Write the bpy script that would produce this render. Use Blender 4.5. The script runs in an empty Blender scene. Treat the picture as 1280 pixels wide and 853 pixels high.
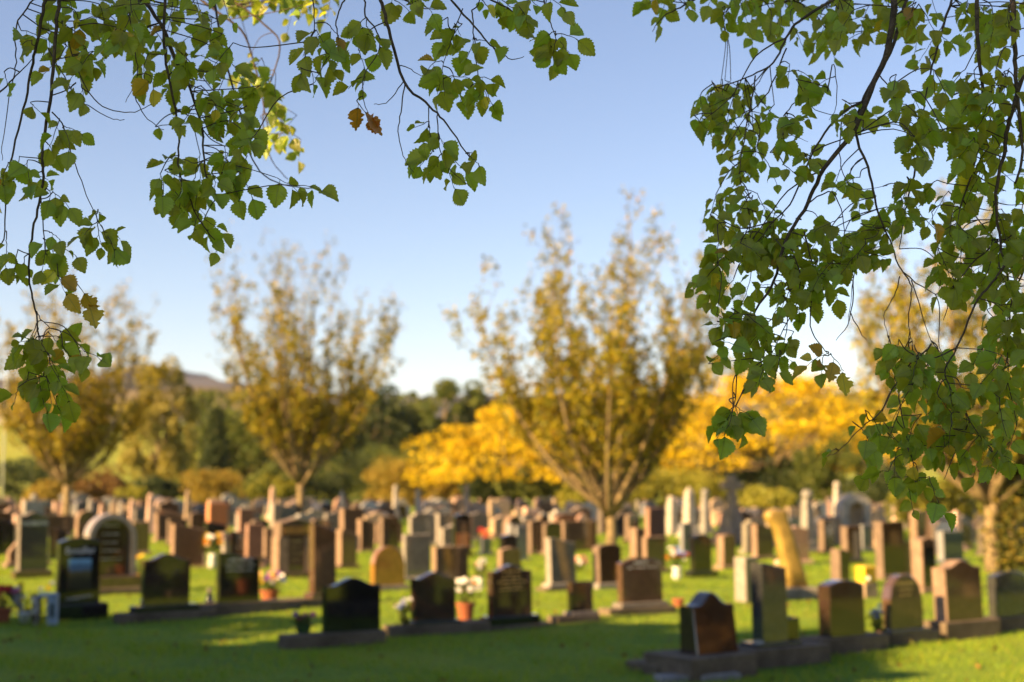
import bpy, math, random
import numpy as np
from mathutils import Vector, Matrix, Euler

# ------------------------------------------------------------------ camera, sky, sun, exposure
SC = bpy.context.scene
COL = SC.collection
FPX = 50.0 / 36.0 * 1280.0            # focal length in photo pixels
CAMZ = 2.45
PITCH = math.atan((590 - 426.5) / FPX)
cam_d = bpy.data.cameras.new("camera")
cam = bpy.data.objects.new("camera", cam_d)
COL.objects.link(cam)
SC.camera = cam
cam.location = (0, 0, CAMZ)
cam.rotation_euler = (math.pi / 2 + PITCH, 0, 0)
cam_d.lens = 50.0
cam_d.sensor_width = 36.0
cam_d.clip_start = 0.05
cam_d.clip_end = 6000
cam_d.dof.use_dof = True
cam_d.dof.focus_distance = 4.25
cam_d.dof.aperture_fstop = 2.25
cam_d.dof.aperture_blades = 0

SUN_EL = math.radians(25)
SUN_AZ = math.atan2(-0.83, -0.56)      # clockwise from +Y
w = bpy.data.worlds.new("World")
SC.world = w
w.use_nodes = True
nt = w.node_tree
bg = nt.nodes["Background"]
sky = nt.nodes.new("ShaderNodeTexSky")
sky.sky_type = 'NISHITA'
sky.sun_disc = False
sky.sun_elevation = SUN_EL
sky.sun_rotation = SUN_AZ
sky.altitude = 500
sky.air_density = 1.0
sky.dust_density = 0.05
sky.ozone_density = 2.0
tint = nt.nodes.new("ShaderNodeMix")           # slightly rosier air than the model's
tint.data_type = 'RGBA'; tint.blend_type = 'MULTIPLY'
tint.inputs[0].default_value = 1.0
tint.inputs[7].default_value = (1.12, 0.975, 0.98, 1)
nt.links.new(sky.outputs[0], tint.inputs[6])
nt.links.new(tint.outputs[2], bg.inputs[0])
bg.inputs[1].default_value = 0.056
sun_d = bpy.data.lights.new("sun", 'SUN')
sun_d.energy = 5.0
sun_d.angle = math.radians(0.53)
sun_d.color = (1.0, 0.66, 0.29)
sun = bpy.data.objects.new("sun", sun_d)
COL.objects.link(sun)
SDIR = Vector((math.sin(SUN_AZ) * math.cos(SUN_EL), math.cos(SUN_AZ) * math.cos(SUN_EL), math.sin(SUN_EL)))
sun.rotation_euler = SDIR.to_track_quat('Z', 'Y').to_euler()
sun.location = SDIR * 60
SC.view_settings.view_transform = 'Standard'
SC.view_settings.look = 'None'
SC.view_settings.gamma = 1.0
SC.view_settings.exposure = 1.72
SC.render.engine = 'CYCLES'
SC.cycles.use_denoising = True
SC.cycles.max_bounces = 6
SC.cycles.transparent_max_bounces = 6
SC.cycles.sample_clamp_indirect = 4.0

# ------------------------------------------------------------------ pixel helpers
CP, SP = math.cos(PITCH), math.sin(PITCH)


def ray(px, py):
    a = (px - 640) / FPX
    b = (426.5 - py) / FPX
    return Vector((a, CP - b * SP, SP + b * CP))


def at(px, py, z=0.0):                 # point on the level z that this pixel looks at
    r = ray(px, py)
    return Vector((0, 0, CAMZ)) + r * ((z - CAMZ) / r.z)


def P(px, py, d):                      # point at forward distance d
    return Vector((0, 0, CAMZ)) + ray(px, py) * d


def zat(py, y):                        # height seen at row py at ground distance y
    r = ray(640, py)
    return CAMZ + r.z / r.y * y


def pxm(y):
    return FPX / (y * CP)


# ------------------------------------------------------------------ object helpers
def tag(o, label=None, cat=None, group=None, kind=None):
    if label: o["label"] = label
    if cat: o["category"] = cat
    if group: o["group"] = group
    if kind: o["kind"] = kind
    return o


def empty(name, loc=(0, 0, 0), rz=0.0, parent=None):
    o = bpy.data.objects.new(name, None)
    COL.objects.link(o)
    o.location = loc
    o.rotation_euler = (0, 0, rz)
    o.empty_display_size = 0.2
    o.parent = parent
    return o


def link(name, me, parent=None, loc=(0, 0, 0), rot=(0, 0, 0), scale=(1, 1, 1)):
    o = bpy.data.objects.new(name, me)
    COL.objects.link(o)
    o.parent = parent
    o.location = loc
    o.rotation_euler = rot
    o.scale = scale
    return o


def mesh(name, verts, faces, mats, midx=None, smooth=False):
    me = bpy.data.meshes.new(name)
    me.from_pydata([tuple(v) for v in verts], [], faces)
    for m in (mats if isinstance(mats, (list, tuple)) else [mats]):
        me.materials.append(m)
    if midx is not None:
        me.polygons.foreach_set("material_index", midx)
    if smooth:
        me.polygons.foreach_set("use_smooth", [True] * len(me.polygons))
    me.update()
    return me


def mesh_np(name, V, k, mat, smooth=False):
    """V (N*k,3): N separate polygons of k corners"""
    n = len(V) // k
    me = bpy.data.meshes.new(name)
    me.vertices.add(n * k)
    me.vertices.foreach_set("co", np.ascontiguousarray(V, dtype=np.float32).ravel())
    me.loops.add(n * k)
    me.loops.foreach_set("vertex_index", np.arange(n * k, dtype=np.int32))
    me.polygons.add(n)
    me.polygons.foreach_set("loop_start", np.arange(0, n * k, k, dtype=np.int32))
    me.materials.append(mat)
    me.update(calc_edges=True)
    if smooth:
        me.polygons.foreach_set("use_smooth", [True] * n)
    return me


class Geo:
    def __init__(self):
        self.v = []; self.f = []; self.m = []

    def box(self, x0, x1, y0, y1, z0, z1, m=0, b=0.0):
        if b <= 0:
            o = len(self.v)
            self.v += [(x0, y0, z0), (x1, y0, z0), (x1, y1, z0), (x0, y1, z0), (x0, y0, z1), (x1, y0, z1), (x1, y1, z1), (x0, y1, z1)]
            q = [(0, 3, 2, 1), (4, 5, 6, 7), (0, 1, 5, 4), (1, 2, 6, 5), (2, 3, 7, 6), (3, 0, 4, 7)]
            self.f += [tuple(i + o for i in t) for t in q]; self.m += [m] * 6
        else:                          # chamfered upper edges
            self.rings([[(x0, y0, z0), (x1, y0, z0), (x1, y1, z0), (x0, y1, z0)],
                        [(x0, y0, z1 - b), (x1, y0, z1 - b), (x1, y1, z1 - b), (x0, y1, z1 - b)],
                        [(x0 + b, y0 + b, z1), (x1 - b, y0 + b, z1), (x1 - b, y1 - b, z1), (x0 + b, y1 - b, z1)]], m)
        return self

    def rings(self, rs, m=0, cap=True):
        o = len(self.v); n = len(rs[0])
        for r in rs: self.v += [tuple(p) for p in r]
        for i in range(len(rs) - 1):
            for j in range(n):
                a = o + i * n + j; b = o + i * n + (j + 1) % n
                self.f.append((a, b, b + n, a + n)); self.m.append(m)
        if cap:
            self.f.append(tuple(o + j for j in reversed(range(n)))); self.m.append(m)
            e = o + (len(rs) - 1) * n
            self.f.append(tuple(e + j for j in range(n))); self.m.append(m)
        return self

    def lathe(self, prof, n=14, c=(0, 0, 0), m=0):
        self.rings([[(c[0] + r * math.cos(2 * math.pi * j / n), c[1] + r * math.sin(2 * math.pi * j / n), c[2] + z) for j in range(n)] for r, z in prof], m)
        return self

    def tube(self, pts, rad, n=5, m=0):
        pts = [Vector(p) for p in pts]
        rs = []
        prev = None
        for i, p in enumerate(pts):
            d = (pts[min(i + 1, len(pts) - 1)] - pts[max(i - 1, 0)])
            if d.length < 1e-9: d = Vector((0, 0, 1))
            d.normalize()
            if prev is None:
                a = d.orthogonal().normalized()
            else:
                a = (prev - d * prev.dot(d))
                a = a.normalized() if a.length > 1e-6 else d.orthogonal().normalized()
            prev = a
            b = d.cross(a)
            r = rad[i] if hasattr(rad, '__len__') else rad
            rs.append([p + a * (r * math.cos(2 * math.pi * j / n)) + b * (r * math.sin(2 * math.pi * j / n)) for j in range(n)])
        self.rings(rs, m)
        return self

    def ball(self, c, r, m=0, nu=10, nv=7, sq=(1, 1, 1)):
        rs = []
        for i in range(1, nv):
            th = math.pi * i / nv
            rs.append([(c[0] + sq[0] * r * math.sin(th) * math.cos(2 * math.pi * j / nu), c[1] + sq[1] * r * math.sin(th) * math.sin(2 * math.pi * j / nu), c[2] - sq[2] * r * math.cos(th)) for j in range(nu)])
        self.rings(rs, m)
        return self

    def me(self, name, mats, smooth=False):
        return mesh(name, self.v, self.f, mats, self.m, smooth)

    def obj(self, name, mats, parent=None, smooth=False, **k):
        return link(name, self.me(name, mats, smooth), parent, **k)


# ------------------------------------------------------------------ materials
def nodes(name):
    m = bpy.data.materials.new(name)
    m.use_nodes = True
    n = m.node_tree
    b = n.nodes["Principled BSDF"]
    return m, n, b


def N(nt, typ, **kw):
    n = nt.nodes.new(typ)
    for k, v in kw.items():
        if k.startswith("i_"):
            key = k[2:]
            n.inputs[int(key) if key.isdigit() else key].default_value = v
        else:
            setattr(n, k, v)
    return n


def ramp(nt, stops, interp='LINEAR'):
    r = nt.nodes.new("ShaderNodeValToRGB")
    r.color_ramp.interpolation = interp
    e = r.color_ramp.elements
    e[0].position, e[0].color = stops[0][0], (*stops[0][1], 1)
    e[1].position, e[1].color = stops[-1][0], (*stops[-1][1], 1)
    for p, c in stops[1:-1]:
        x = e.new(p); x.color = (*c, 1)
    return r


def mixc(c, k):
    return tuple(min(1, a * k) for a in c)


def surf(name, c, rough=0.7, var=0.25, scale=6.0, fine=90.0, bump=0.25, spec=0.4, coat=0.0):
    """mottled mineral or paint: large stains times fine grain, with fine relief"""
    m, n, b = nodes(name)
    tc = N(n, "ShaderNodeTexCoord")
    n1 = N(n, "ShaderNodeTexNoise", i_Scale=scale, i_Detail=5.0)
    n2 = N(n, "ShaderNodeTexNoise", i_Scale=fine, i_Detail=3.0)
    n.links.new(tc.outputs["Object"], n1.inputs["Vector"]); n.links.new(tc.outputs["Object"], n2.inputs["Vector"])
    r1 = ramp(n, [(0.3, mixc(c, 1 - var)), (0.7, mixc(c, 1 + var))])
    r2 = ramp(n, [(0.35, (1 - var,) * 3), (0.65, (1 + var * .6,) * 3)])
    n.links.new(n1.outputs["Fac"], r1.inputs[0]); n.links.new(n2.outputs["Fac"], r2.inputs[0])
    mx = N(n, "ShaderNodeMix", data_type='RGBA', blend_type='MULTIPLY')
    mx.inputs[0].default_value = 1.0
    n.links.new(r1.outputs[0], mx.inputs[6]); n.links.new(r2.outputs[0], mx.inputs[7])
    n.links.new(mx.outputs[2], b.inputs["Base Color"])
    b.inputs["Roughness"].default_value = rough
    b.inputs["Specular IOR Level"].default_value = spec
    b.inputs["Coat Weight"].default_value = coat
    if bump:
        bp = N(n, "ShaderNodeBump", i_Strength=bump, i_Distance=0.01)
        n.links.new(n2.outputs["Fac"], bp.inputs["Height"]); n.links.new(bp.outputs[0], b.inputs["Normal"])
    return m


def leafmat(name, stops, transl=0.4, tint=(1.25, 1.15, 0.6), rough=0.55):
    m, n, b = nodes(name)
    g = N(n, "ShaderNodeNewGeometry")
    r = ramp(n, stops)
    n.links.new(g.outputs["Random Per Island"], r.inputs[0])
    n.links.new(r.outputs[0], b.inputs["Base Color"])
    b.inputs["Roughness"].default_value = rough
    b.inputs["Specular IOR Level"].default_value = 0.3
    t = N(n, "ShaderNodeBsdfTranslucent")
    mx = N(n, "ShaderNodeMix", data_type='RGBA', blend_type='MULTIPLY')
    mx.inputs[0].default_value = 1.0
    mx.inputs[7].default_value = (*tint, 1)
    n.links.new(r.outputs[0], mx.inputs[6]); n.links.new(mx.outputs[2], t.inputs[0])
    s = N(n, "ShaderNodeMixShader"); s.inputs[0].default_value = transl
    n.links.new(b.outputs[0], s.inputs[1]); n.links.new(t.outputs[0], s.inputs[2])
    n.links.new(s.outputs[0], n.nodes["Material Output"].inputs[0])
    return m


STONE = {}
for k, c, sc_ in (("black", (0.012, 0.011, 0.012), 0.3), ("darkbrown", (0.050, 0.030, 0.020), .3), ("brown", (0.105, 0.062, 0.040), .3),
                  ("red", (0.16, 0.08, 0.06), .3), ("grey", (0.13, 0.125, 0.12), .3), ("bluegrey", (0.085, 0.105, 0.135), .3),
                  ("darkgrey", (0.055, 0.055, 0.055), .3), ("ochre", (0.30, 0.15, 0.035), .3), ("pink", (0.36, 0.23, 0.18), .3), ("terracotta", (0.42, 0.15, 0.06), .3)):
    STONE[k] = (surf("granite_polished_" + k, c, rough=0.07, var=0.22, scale=9, fine=160, bump=0.0, spec=1.0, coat=0.6),
                surf("granite_pitched_" + k, tuple(q + 1.5 * a for q, a in zip((.12, .092, .072), c)), rough=0.8, var=0.25, scale=7, fine=70, bump=0.5))
for k, c in (("sandstone", (0.42, 0.30, 0.20)), ("marble", (0.46, 0.41, 0.36)), ("weathered", (0.24, 0.21, 0.17)), ("palegrey", (0.27, 0.255, 0.24))):
    mm = surf("stone_" + k, c, rough=0.75, var=0.3, scale=5, fine=60, bump=0.4)
    STONE[k] = (mm, mm)
M_CONC = surf("concrete", (0.16, 0.12, 0.08), rough=0.9, var=0.35, scale=3, fine=50, bump=0.5)
M_GOLDLET = surf("gilt_lettering", (0.55, 0.40, 0.14), rough=0.4, var=.1, bump=0)
M_WHITELET = surf("white_lettering", (0.75, 0.75, 0.74), rough=0.5, var=.08, bump=0)
M_BARK = surf("tree_bark", (0.26, 0.19, 0.10), rough=0.9, var=.4, scale=4, fine=30, bump=0.7)
M_TWIG = surf("twig_bark", (0.10, 0.078, 0.05), rough=0.9, var=.3, scale=5, fine=40, bump=0.4)
M_BARK_DARK = surf("elm_bark", (0.095, 0.070, 0.052), rough=0.85, var=.35, scale=20, fine=140, bump=0.5)
M_WHITE = surf("white_ceramic", (0.72, 0.72, 0.70), rough=0.35, var=.08, bump=0.05)
M_BLUEW = surf("pale_blue_enamel", (0.36, 0.46, 0.58), rough=0.4, var=.25, scale=9, bump=0.1)
M_TERRA = surf("terracotta_clay", (0.36, 0.11, 0.05), rough=0.8, var=.2)
M_YELLOWBOX = surf("yellow_enamel", (0.75, 0.46, 0.03), rough=0.4, var=.1)
M_SILVERP = surf("silver_paper", (0.50, 0.51, 0.62), rough=0.45, var=.2, scale=12)
M_STEM = surf("flower_stem_green", (0.06, 0.12, 0.03), rough=0.7)
FLOWERC = {k: surf("petal_" + k, c, rough=0.6, var=.2, scale=20, bump=0.1) for k, c in
           dict(white=(.75, .72, .68), yellow=(.80, .58, .04), orange=(.80, .28, .02), red=(.55, .03, .02), pink=(.75, .22, .30), purple=(.24, .07, .30), blue=(.22, .30, .65), crimson=(.35, .03, .10), peach=(.8, .45, .28)).items()}


def birch_mat():
    m, n, b = nodes("birch_bark_print")
    tc = N(n, "ShaderNodeTexCoord")
    no = N(n, "ShaderNodeTexNoise", i_Scale=9.0, i_Detail=2.0)
    n.links.new(tc.outputs["Object"], no.inputs[0])
    r = ramp(n, [(0.42, (.10, .07, .05)), (0.55, (.62, .58, .52))])
    n.links.new(no.outputs["Fac"], r.inputs[0]); n.links.new(r.outputs[0], b.inputs["Base Color"])
    return m


def picture_mat():
    m, n, b = nodes("landscape_picture_print")
    tc = N(n, "ShaderNodeTexCoord")
    sx = N(n, "ShaderNodeSeparateXYZ")
    n.links.new(tc.outputs["Generated"], sx.inputs[0])
    no = N(n, "ShaderNodeTexNoise", i_Scale=4.0)
    n.links.new(tc.outputs["Generated"], no.inputs[0])
    ma = N(n, "ShaderNodeMath", operation='MULTIPLY_ADD'); ma.inputs[1].default_value = 0.25
    n.links.new(no.outputs["Fac"], ma.inputs[0]); n.links.new(sx.outputs[2], ma.inputs[2])
    r = ramp(n, [(0.05, (.02, .018, .012)), (0.45, (.05, .045, .02)), (0.7, (.16, .13, .05)), (0.78, (.12, .2, .3)), (0.9, (.1, .2, .32)), (1.0, (.25, .5, .7))])
    n.links.new(ma.outputs[0], r.inputs[0]); n.links.new(r.outputs[0], b.inputs["Base Color"])
    b.inputs["Roughness"].default_value = 0.3
    return m


def grass_ground(name, cols, scale=0.35):
    m, n, b = nodes(name)
    tc = N(n, "ShaderNodeTexCoord")
    n1 = N(n, "ShaderNodeTexNoise", i_Scale=scale, i_Detail=6.0, i_Roughness=0.6)
    n2 = N(n, "ShaderNodeTexNoise", i_Scale=22.0, i_Detail=4.0)
    n.links.new(tc.outputs["Object"], n1.inputs[0]); n.links.new(tc.outputs["Object"], n2.inputs[0])
    r = ramp(n, [(0.3, cols[0]), (0.5, cols[1]), (0.7, cols[2])])
    n.links.new(n1.outputs["Fac"], r.inputs[0])
    r2 = ramp(n, [(0.3, (.6, .6, .6)), (0.7, (1.3, 1.3, 1.2))])
    n.links.new(n2.outputs["Fac"], r2.inputs[0])
    mx = N(n, "ShaderNodeMix", data_type='RGBA', blend_type='MULTIPLY'); mx.inputs[0].default_value = 1
    n.links.new(r.outputs[0], mx.inputs[6]); n.links.new(r2.outputs[0], mx.inputs[7])
    n.links.new(mx.outputs[2], b.inputs["Base Color"])
    b.inputs["Roughness"].default_value = 0.9
    b.inputs["Specular IOR Level"].default_value = 0.15
    bp = N(n, "ShaderNodeBump", i_Strength=0.9, i_Distance=0.06)
    n.links.new(n2.outputs["Fac"], bp.inputs["Height"]); n.links.new(bp.outputs[0], b.inputs["Normal"])
    return m


M_LAWN = grass_ground("lawn", [(.11, .20, .02), (.19, .28, .028), (.27, .32, .035)])
M_FIELD = grass_ground("pasture", [(.27, .31, .04), (.32, .35, .045), (.40, .38, .06)], 0.03)
M_MOOR = grass_ground("moorland", [(.13, .10, .08), (.18, .14, .09), (.26, .20, .08)], 0.012)
M_FARHILL = grass_ground("far_hillside", [(.10, .10, .13), (.12, .115, .14), (.17, .15, .13)], 0.006)  # blue-grey of distance haze mixed into the hillside colour
M_BLADE = leafmat("grass_blade", [(0, (.18, .32, .03)), (.5, (.27, .41, .035)), (.85, (.37, .45, .04)), (1, (.40, .34, .05))], .45, (1.5, 1.25, .5))

# ------------------------------------------------------------------ terrain


def smooth(a, b, x):
    t = np.clip((x - a) / (b - a), 0, 1)
    return t * t * (3 - 2 * t)


def hnoise(x, y):
    return (np.sin(x * 1.3 + .7 * np.sin(y * .9)) * np.sin(y * 1.1 + .5 * np.sin(x * .8)) * .02 + np.sin(x * .31 + 1.2) * np.sin(y * .27 + .4) * .05)


def gh(x, y):
    z = 0.8 * (1 - smooth(2, 13, y)) + hnoise(x, y) * smooth(3, 14, y)
    return z


def sheet(name, xs, ys, fz, mat, kind="structure"):
    X, Y = np.meshgrid(xs, ys)
    Z = fz(X, Y)
    V = np.stack([X, Y, Z], -1).reshape(-1, 3)
    nx, ny = len(xs), len(ys)
    F = [(j * nx + i, j * nx + i + 1, (j + 1) * nx + i + 1, (j + 1) * nx + i) for j in range(ny - 1) for i in range(nx - 1)]
    o = link(name, mesh(name, V, F, mat, None, True))
    o["kind"] = kind
    return o


sheet("ground", np.concatenate([np.linspace(-2500, -40, 14), np.linspace(-38, 38, 150), np.linspace(40, 2500, 14)]),
      np.concatenate([np.linspace(-400, -30, 8), np.linspace(-28, 100, 220), np.linspace(104, 3000, 20)]), gh, M_LAWN)


def fieldz(X, Y):
    s = smooth(-10, -60, X) if False else 1 - smooth(-45, 30, X)
    return -0.3 + smooth(96, 330, Y) * (4.0 + 9.0 * s) + np.sin(X * .05) * .4 * smooth(96, 160, Y)


sheet("field", np.linspace(-260, 320, 80), np.linspace(96, 330, 60), fieldz, M_FIELD)


def ridge(name, y0, y1, pts, mat, rough, seed):
    """hill whose crest passes through the given photo rows at distance y1"""
    rs = np.random.RandomState(seed)
    xs = np.linspace(-1.1, 1.1, 220) * y1
    pxs = 640 + xs / y1 * FPX
    top = np.interp(pxs, [p[0] for p in pts], [p[1] for p in pts])
    zt = np.array([zat(t, y1) for t in top])
    ph = rs.rand(6) * 6
    bump = sum(np.abs(np.sin(xs / y1 * f + p)) * a for f, p, a in zip((40, 73, 131, 190, 260, 333), ph, (1, .8, .6, .5, .4, .3))) * rough
    zt = zt + bump - rough * 1.8
    ys = np.concatenate([np.linspace(y0, y1, 14), np.linspace(y1 * 1.05, y1 * 1.7, 6)])

    def fz(X, Y):
        k = smooth(y0, y1, Y) * (1 - .5 * smooth(y1, y1 * 1.7, Y))
        return -2 + k * (np.tile(zt, (len(ys), 1)) + 2) + np.sin(X * .021 + Y * .03) * rough * .5 * k
    return sheet(name, xs, ys, fz, mat)


ridge("hill", 300, 620, [(-400, 520), (0, 512), (140, 500), (230, 488), (330, 492), (500, 530), (900, 540), (1300, 520), (1700, 510)], M_MOOR, 1.2, 3)
ridge("far_hill", 800, 1700, [(-500, 480), (0, 478), (120, 482), (180, 470), (205, 462), (240, 468), (290, 480), (340, 490), (520, 500), (900, 500), (1280, 490), (1700, 470)], M_FARHILL, 5, 8)

# ------------------------------------------------------------------ leaf clouds and tree builders


def frames(rs, n, up=0.0):
    a = rs.normal(size=(n, 3)); a[:, 2] *= 1.0
    a /= np.linalg.norm(a, axis=1)[:, None] + 1e-9
    b = rs.normal(size=(n, 3)); b[:, 2] += up
    b -= a * (a * b).sum(1)[:, None]
    b /= np.linalg.norm(b, axis=1)[:, None] + 1e-9
    return a, b


def leaf_quads(rs, pos, size, aspect=0.62):
    n = len(pos)
    a, b = frames(rs, n)
    s = (size * rs.uniform(.65, 1.3, n))[:, None]
    c = np.cross(a, b)
    bend = c * s * rs.uniform(-.18, .18, n)[:, None]
    q = np.stack([pos - a * s * .5, pos + b * s * aspect * .5 - a * s * .05 + bend, pos + a * s * .5, pos - b * s * aspect * .5 - a * s * .05 + bend], 1)
    return q.reshape(-1, 3)


def bez(p0, p1, bow, n):
    p0, p1, bow = Vector(p0), Vector(p1), Vector(bow)
    return [p0.lerp(p1, t) + bow * (4 * t * (1 - t)) for t in [i / n for i in range(n + 1)]]


def vase_tree(name, label, base, H, R, seed, mat, nleaf=9000, leaf=0.13, group=None, top_sparse=0.82, nst=15, trunk_r=0.17, fork=.19, ivy=None):
    """upright multi-stemmed tree opening like a vase, leaves thinning towards the top"""
    rs = np.random.RandomState(seed); rn = random.Random(seed)
    root = empty(name, base)
    tag(root, label, "tree", group)
    tr, br = Geo(), Geo()
    fk = Vector((rn.uniform(-.1, .1), rn.uniform(-.1, .1), fork * H))
    tr.tube(bez((0, 0, -.15), fk, (rn.uniform(-.06, .06), 0, 0), 5), [trunk_r * k for k in (1.45, 1.1, 1, .95, .95, 1.0)], 9)
    spots, wts = [], []

    def add(pts, k):
        for i in range(len(pts) - 1):
            for t in (.25, .75):
                p = pts[i].lerp(pts[i + 1], t)
                spots.append(tuple(p)); wts.append(k * max(.0, min(1, (p.z / H - .20) / .16)) * (1 - top_sparse * max(0, min(1, (p.z / H - .38) / .62)) ** .8))
    for s in range(nst):
        az = 2 * math.pi * (s + rn.uniform(-.35, .35)) / nst
        inner = (s % 3 == 0)
        rr = R * (rn.uniform(.12, .5) if inner else rn.uniform(.65, 1.05))
        hh = H * (rn.uniform(.85, 1.0) if inner else rn.uniform(.62, .95))
        end = Vector((math.cos(az) * rr, math.sin(az) * rr, hh))
        out = Vector((math.cos(az), math.sin(az), 0))
        pts = bez(fk - Vector((0, 0, rn.uniform(0, .25))), end, out * (R * .10) + Vector((rn.uniform(-.2, .2), rn.uniform(-.2, .2), -.05 * H)), 10)
        L = len(pts)
        tr.tube(pts, [max(.008, trunk_r * .62 * (1 - i / (L - 1)) ** .9) for i in range(L)], 6)
        add(pts[3:], .6)
        for i in range(2, L):
            for kk in range(3 if i < L - 1 else 2):
                p = pts[i - 1].lerp(pts[i], rn.random())
                a2 = rn.uniform(0, 6.283)
                ln = H * rn.uniform(.10, .24) * (1.1 - .5 * i / L)
                d = Vector((math.cos(a2) * .55, math.sin(a2) * .55, rn.uniform(.55, 1.1))) + out * .25
                e = p + d.normalized() * ln
                q = bez(p, e, (d.x * -.0, 0, -.06 * ln), 5)
                q = [v + Vector((d.x, d.y, 0)) * (.12 * ln * math.sin(math.pi * t / 5)) for t, v in enumerate(q)]
                r0 = max(.006, trunk_r * .2 * (1 - i / L) + .006)
                br.tube(q, [r0 * (1 - .75 * t / 5) for t in range(6)], 4)
                add(q[1:], 1.0)
                for tw in range(3):
                    p2 = q[rn.randint(2, 5)]
                    d2 = Vector((rn.uniform(-.5, .5), rn.uniform(-.5, .5), rn.uniform(.5, 1))).normalized()
                    e2 = p2 + d2 * (H * rn.uniform(.03, .075))
                    br.tube([p2, p2.lerp(e2, .5), e2], [.006, .005, .003], 3)
                    add([p2, p2.lerp(e2, .5), e2], 1.1)
    spots = np.array(spots); wts = np.array(wts); wts /= wts.sum()
    # clumpy choice: some twig ends carry much, others little
    wts = wts * rs.gamma(.65, 1, len(wts)); wts /= wts.sum()
    idx = rs.choice(len(spots), nleaf, p=wts)
    pos = spots[idx] + rs.normal(size=(nleaf, 3)) * .10
    tr.obj("trunk", M_BARK, root, True)
    br.obj("branch_structure", M_TWIG, root, True)
    link("crown", mesh_np("crown", leaf_quads(rs, pos, np.full(nleaf, leaf)), 4, mat), root)["kind"] = "stuff"
    if ivy:
        pos = np.stack([rs.normal(size=3500) * .32 + ivy[0], rs.normal(size=3500) * .3, rs.uniform(.1, ivy[1], 3500)], 1)
        link("ivy", mesh_np("ivy", leaf_quads(rs, pos, np.full(3500, .11), .8), 4, M_IVY), root)["kind"] = "stuff"
    return root


def clump_tree(name, label, base, H, R, seed, mat, nclump=40, per=120, leaf=0.3, z0=.25, flat=.8, group=None, shape='round', cat="tree", trunk=True, Ry=None, spread=.22, trunk_r=None, meshes=None):
    """broad tree or shrub whose crown is a shell of leaf clumps on limbs"""
    root = empty(name, base)
    tag(root, label, cat, group)
    if meshes:
        for nm, me in meshes: link(nm, me, root)
        return root
    rs = np.random.RandomState(seed); rn = random.Random(seed)
    Ry = Ry or R
    cs = []
    lump = rs.uniform(.55, 1.25, (5, 3))
    for i in range(nclump):
        v = rs.normal(size=3); v /= np.linalg.norm(v)
        k = rs.uniform(.45, 1.0) ** .6
        t = v[2] * k
        if shape == 'cone':
            zz = rs.uniform(0, 1) ** 1.3
            a = rs.uniform(0, 6.283); rad = (1 - zz) * rs.uniform(.5, 1)
            c = (math.cos(a) * rad * R, math.sin(a) * rad * Ry, H * (z0 + (1 - z0) * zz * .95))
        elif shape == 'layer':
            lv = rs.randint(0, 5)
            zz = (lv + .6) / 5 + rs.uniform(-.03, .03)
            prof = (1.0, 1.05, .9, .68, .38)[lv]
            a = rs.uniform(0, 6.283); rad = math.sqrt(rs.uniform(.1, 1)) * prof
            c = (math.cos(a) * rad * R, math.sin(a) * rad * Ry, H * (z0 + (1 - z0) * (zz - .10 * rad * rad)))
        else:
            k *= lump[int((math.atan2(v[1], v[0]) + 3.15) / 6.31 * 5), int((v[2] + 1) / 2.001 * 3)]
            t = v[2] * min(1.0, k)
            c = (v[0] * k * R, v[1] * k * Ry, H * (z0 + (1 - z0) * (.5 + .5 * t)))
        cs.append(c)
    cs = np.array(cs)
    n = nclump * per
    ci = rs.randint(0, nclump, n)
    sz = rs.uniform(.4, 1.6, nclump)[ci][:, None] * spread * R
    v = rs.normal(size=(n, 3)); v /= np.linalg.norm(v, axis=1)[:, None]
    v *= rs.uniform(.35, 1, n)[:, None] ** .5
    v[:, 2] *= flat
    pos = cs[ci] + v * sz
    pos[:, 2] = np.maximum(pos[:, 2], .04)
    out = []
    me = mesh_np("crown", leaf_quads(rs, pos, np.full(n, leaf)), 4, mat)
    link("crown", me, root)["kind"] = "stuff"
    out.append(("crown", me))
    tr = Geo()
    r0 = trunk_r or max(.05, .028 * H)
    if trunk:
        zt = H * (z0 + .12)
        tr.tube(bez((0, 0, -.2), (rn.uniform(-.1, .1) * R * .5, 0, zt), (rn.uniform(-.05, .05) * R, 0, 0), 5), [r0 * k for k in (1.5, 1.15, 1, .95, .85, .7)], 8)
        fk = Vector((0, 0, zt * .8))
    else:
        fk = Vector((0, 0, -.1)); r0 *= .6
    for c in cs[:: max(1, nclump // 14)]:
        tr.tube(bez(fk, c, (0, 0, -.05 * H), 5), [r0 * .5 * (1 - .8 * i / 5) for i in range(6)], 5)
    o = tr.obj("trunk" if trunk else "stems", M_BARK, root, True)
    out.append((o.name.split(".")[0], o.data))
    root["_"] = 0
    del root["_"]
    root_meshes[root.name] = out
    return root


root_meshes = {}
L_GOLD = leafmat("leaf_gold_olive", [(0, (.12, .13, .015)), (.45, (.27, .26, .02)), (.8, (.52, .42, .022)), (1, (.36, .22, .02))], .4, (1.3, 1.1, .5))
L_OLIVE = leafmat("leaf_olive", [(0, (.14, .15, .018)), (.5, (.32, .27, .022)), (1, (.56, .42, .025))], .4, (1.3, 1.1, .5))
L_YELLOW = leafmat("leaf_yellow", [(0, (.26, .22, .02)), (.08, (.52, .34, .01)), (.4, (.66, .46, .008)), (.75, (.80, .58, .008)), (1, (.88, .70, .015))], .35, (1.1, 1.0, .6))
L_ORANGE = leafmat("leaf_orange", [(0, (.20, .17, .03)), (.5, (.42, .27, .035)), (1, (.34, .31, .05))], .35, (1.1, 1.0, .6))
L_DARK = leafmat("leaf_dark_green", [(0, (.025, .045, .015)), (.6, (.05, .075, .02)), (1, (.10, .11, .03))], .25)
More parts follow.
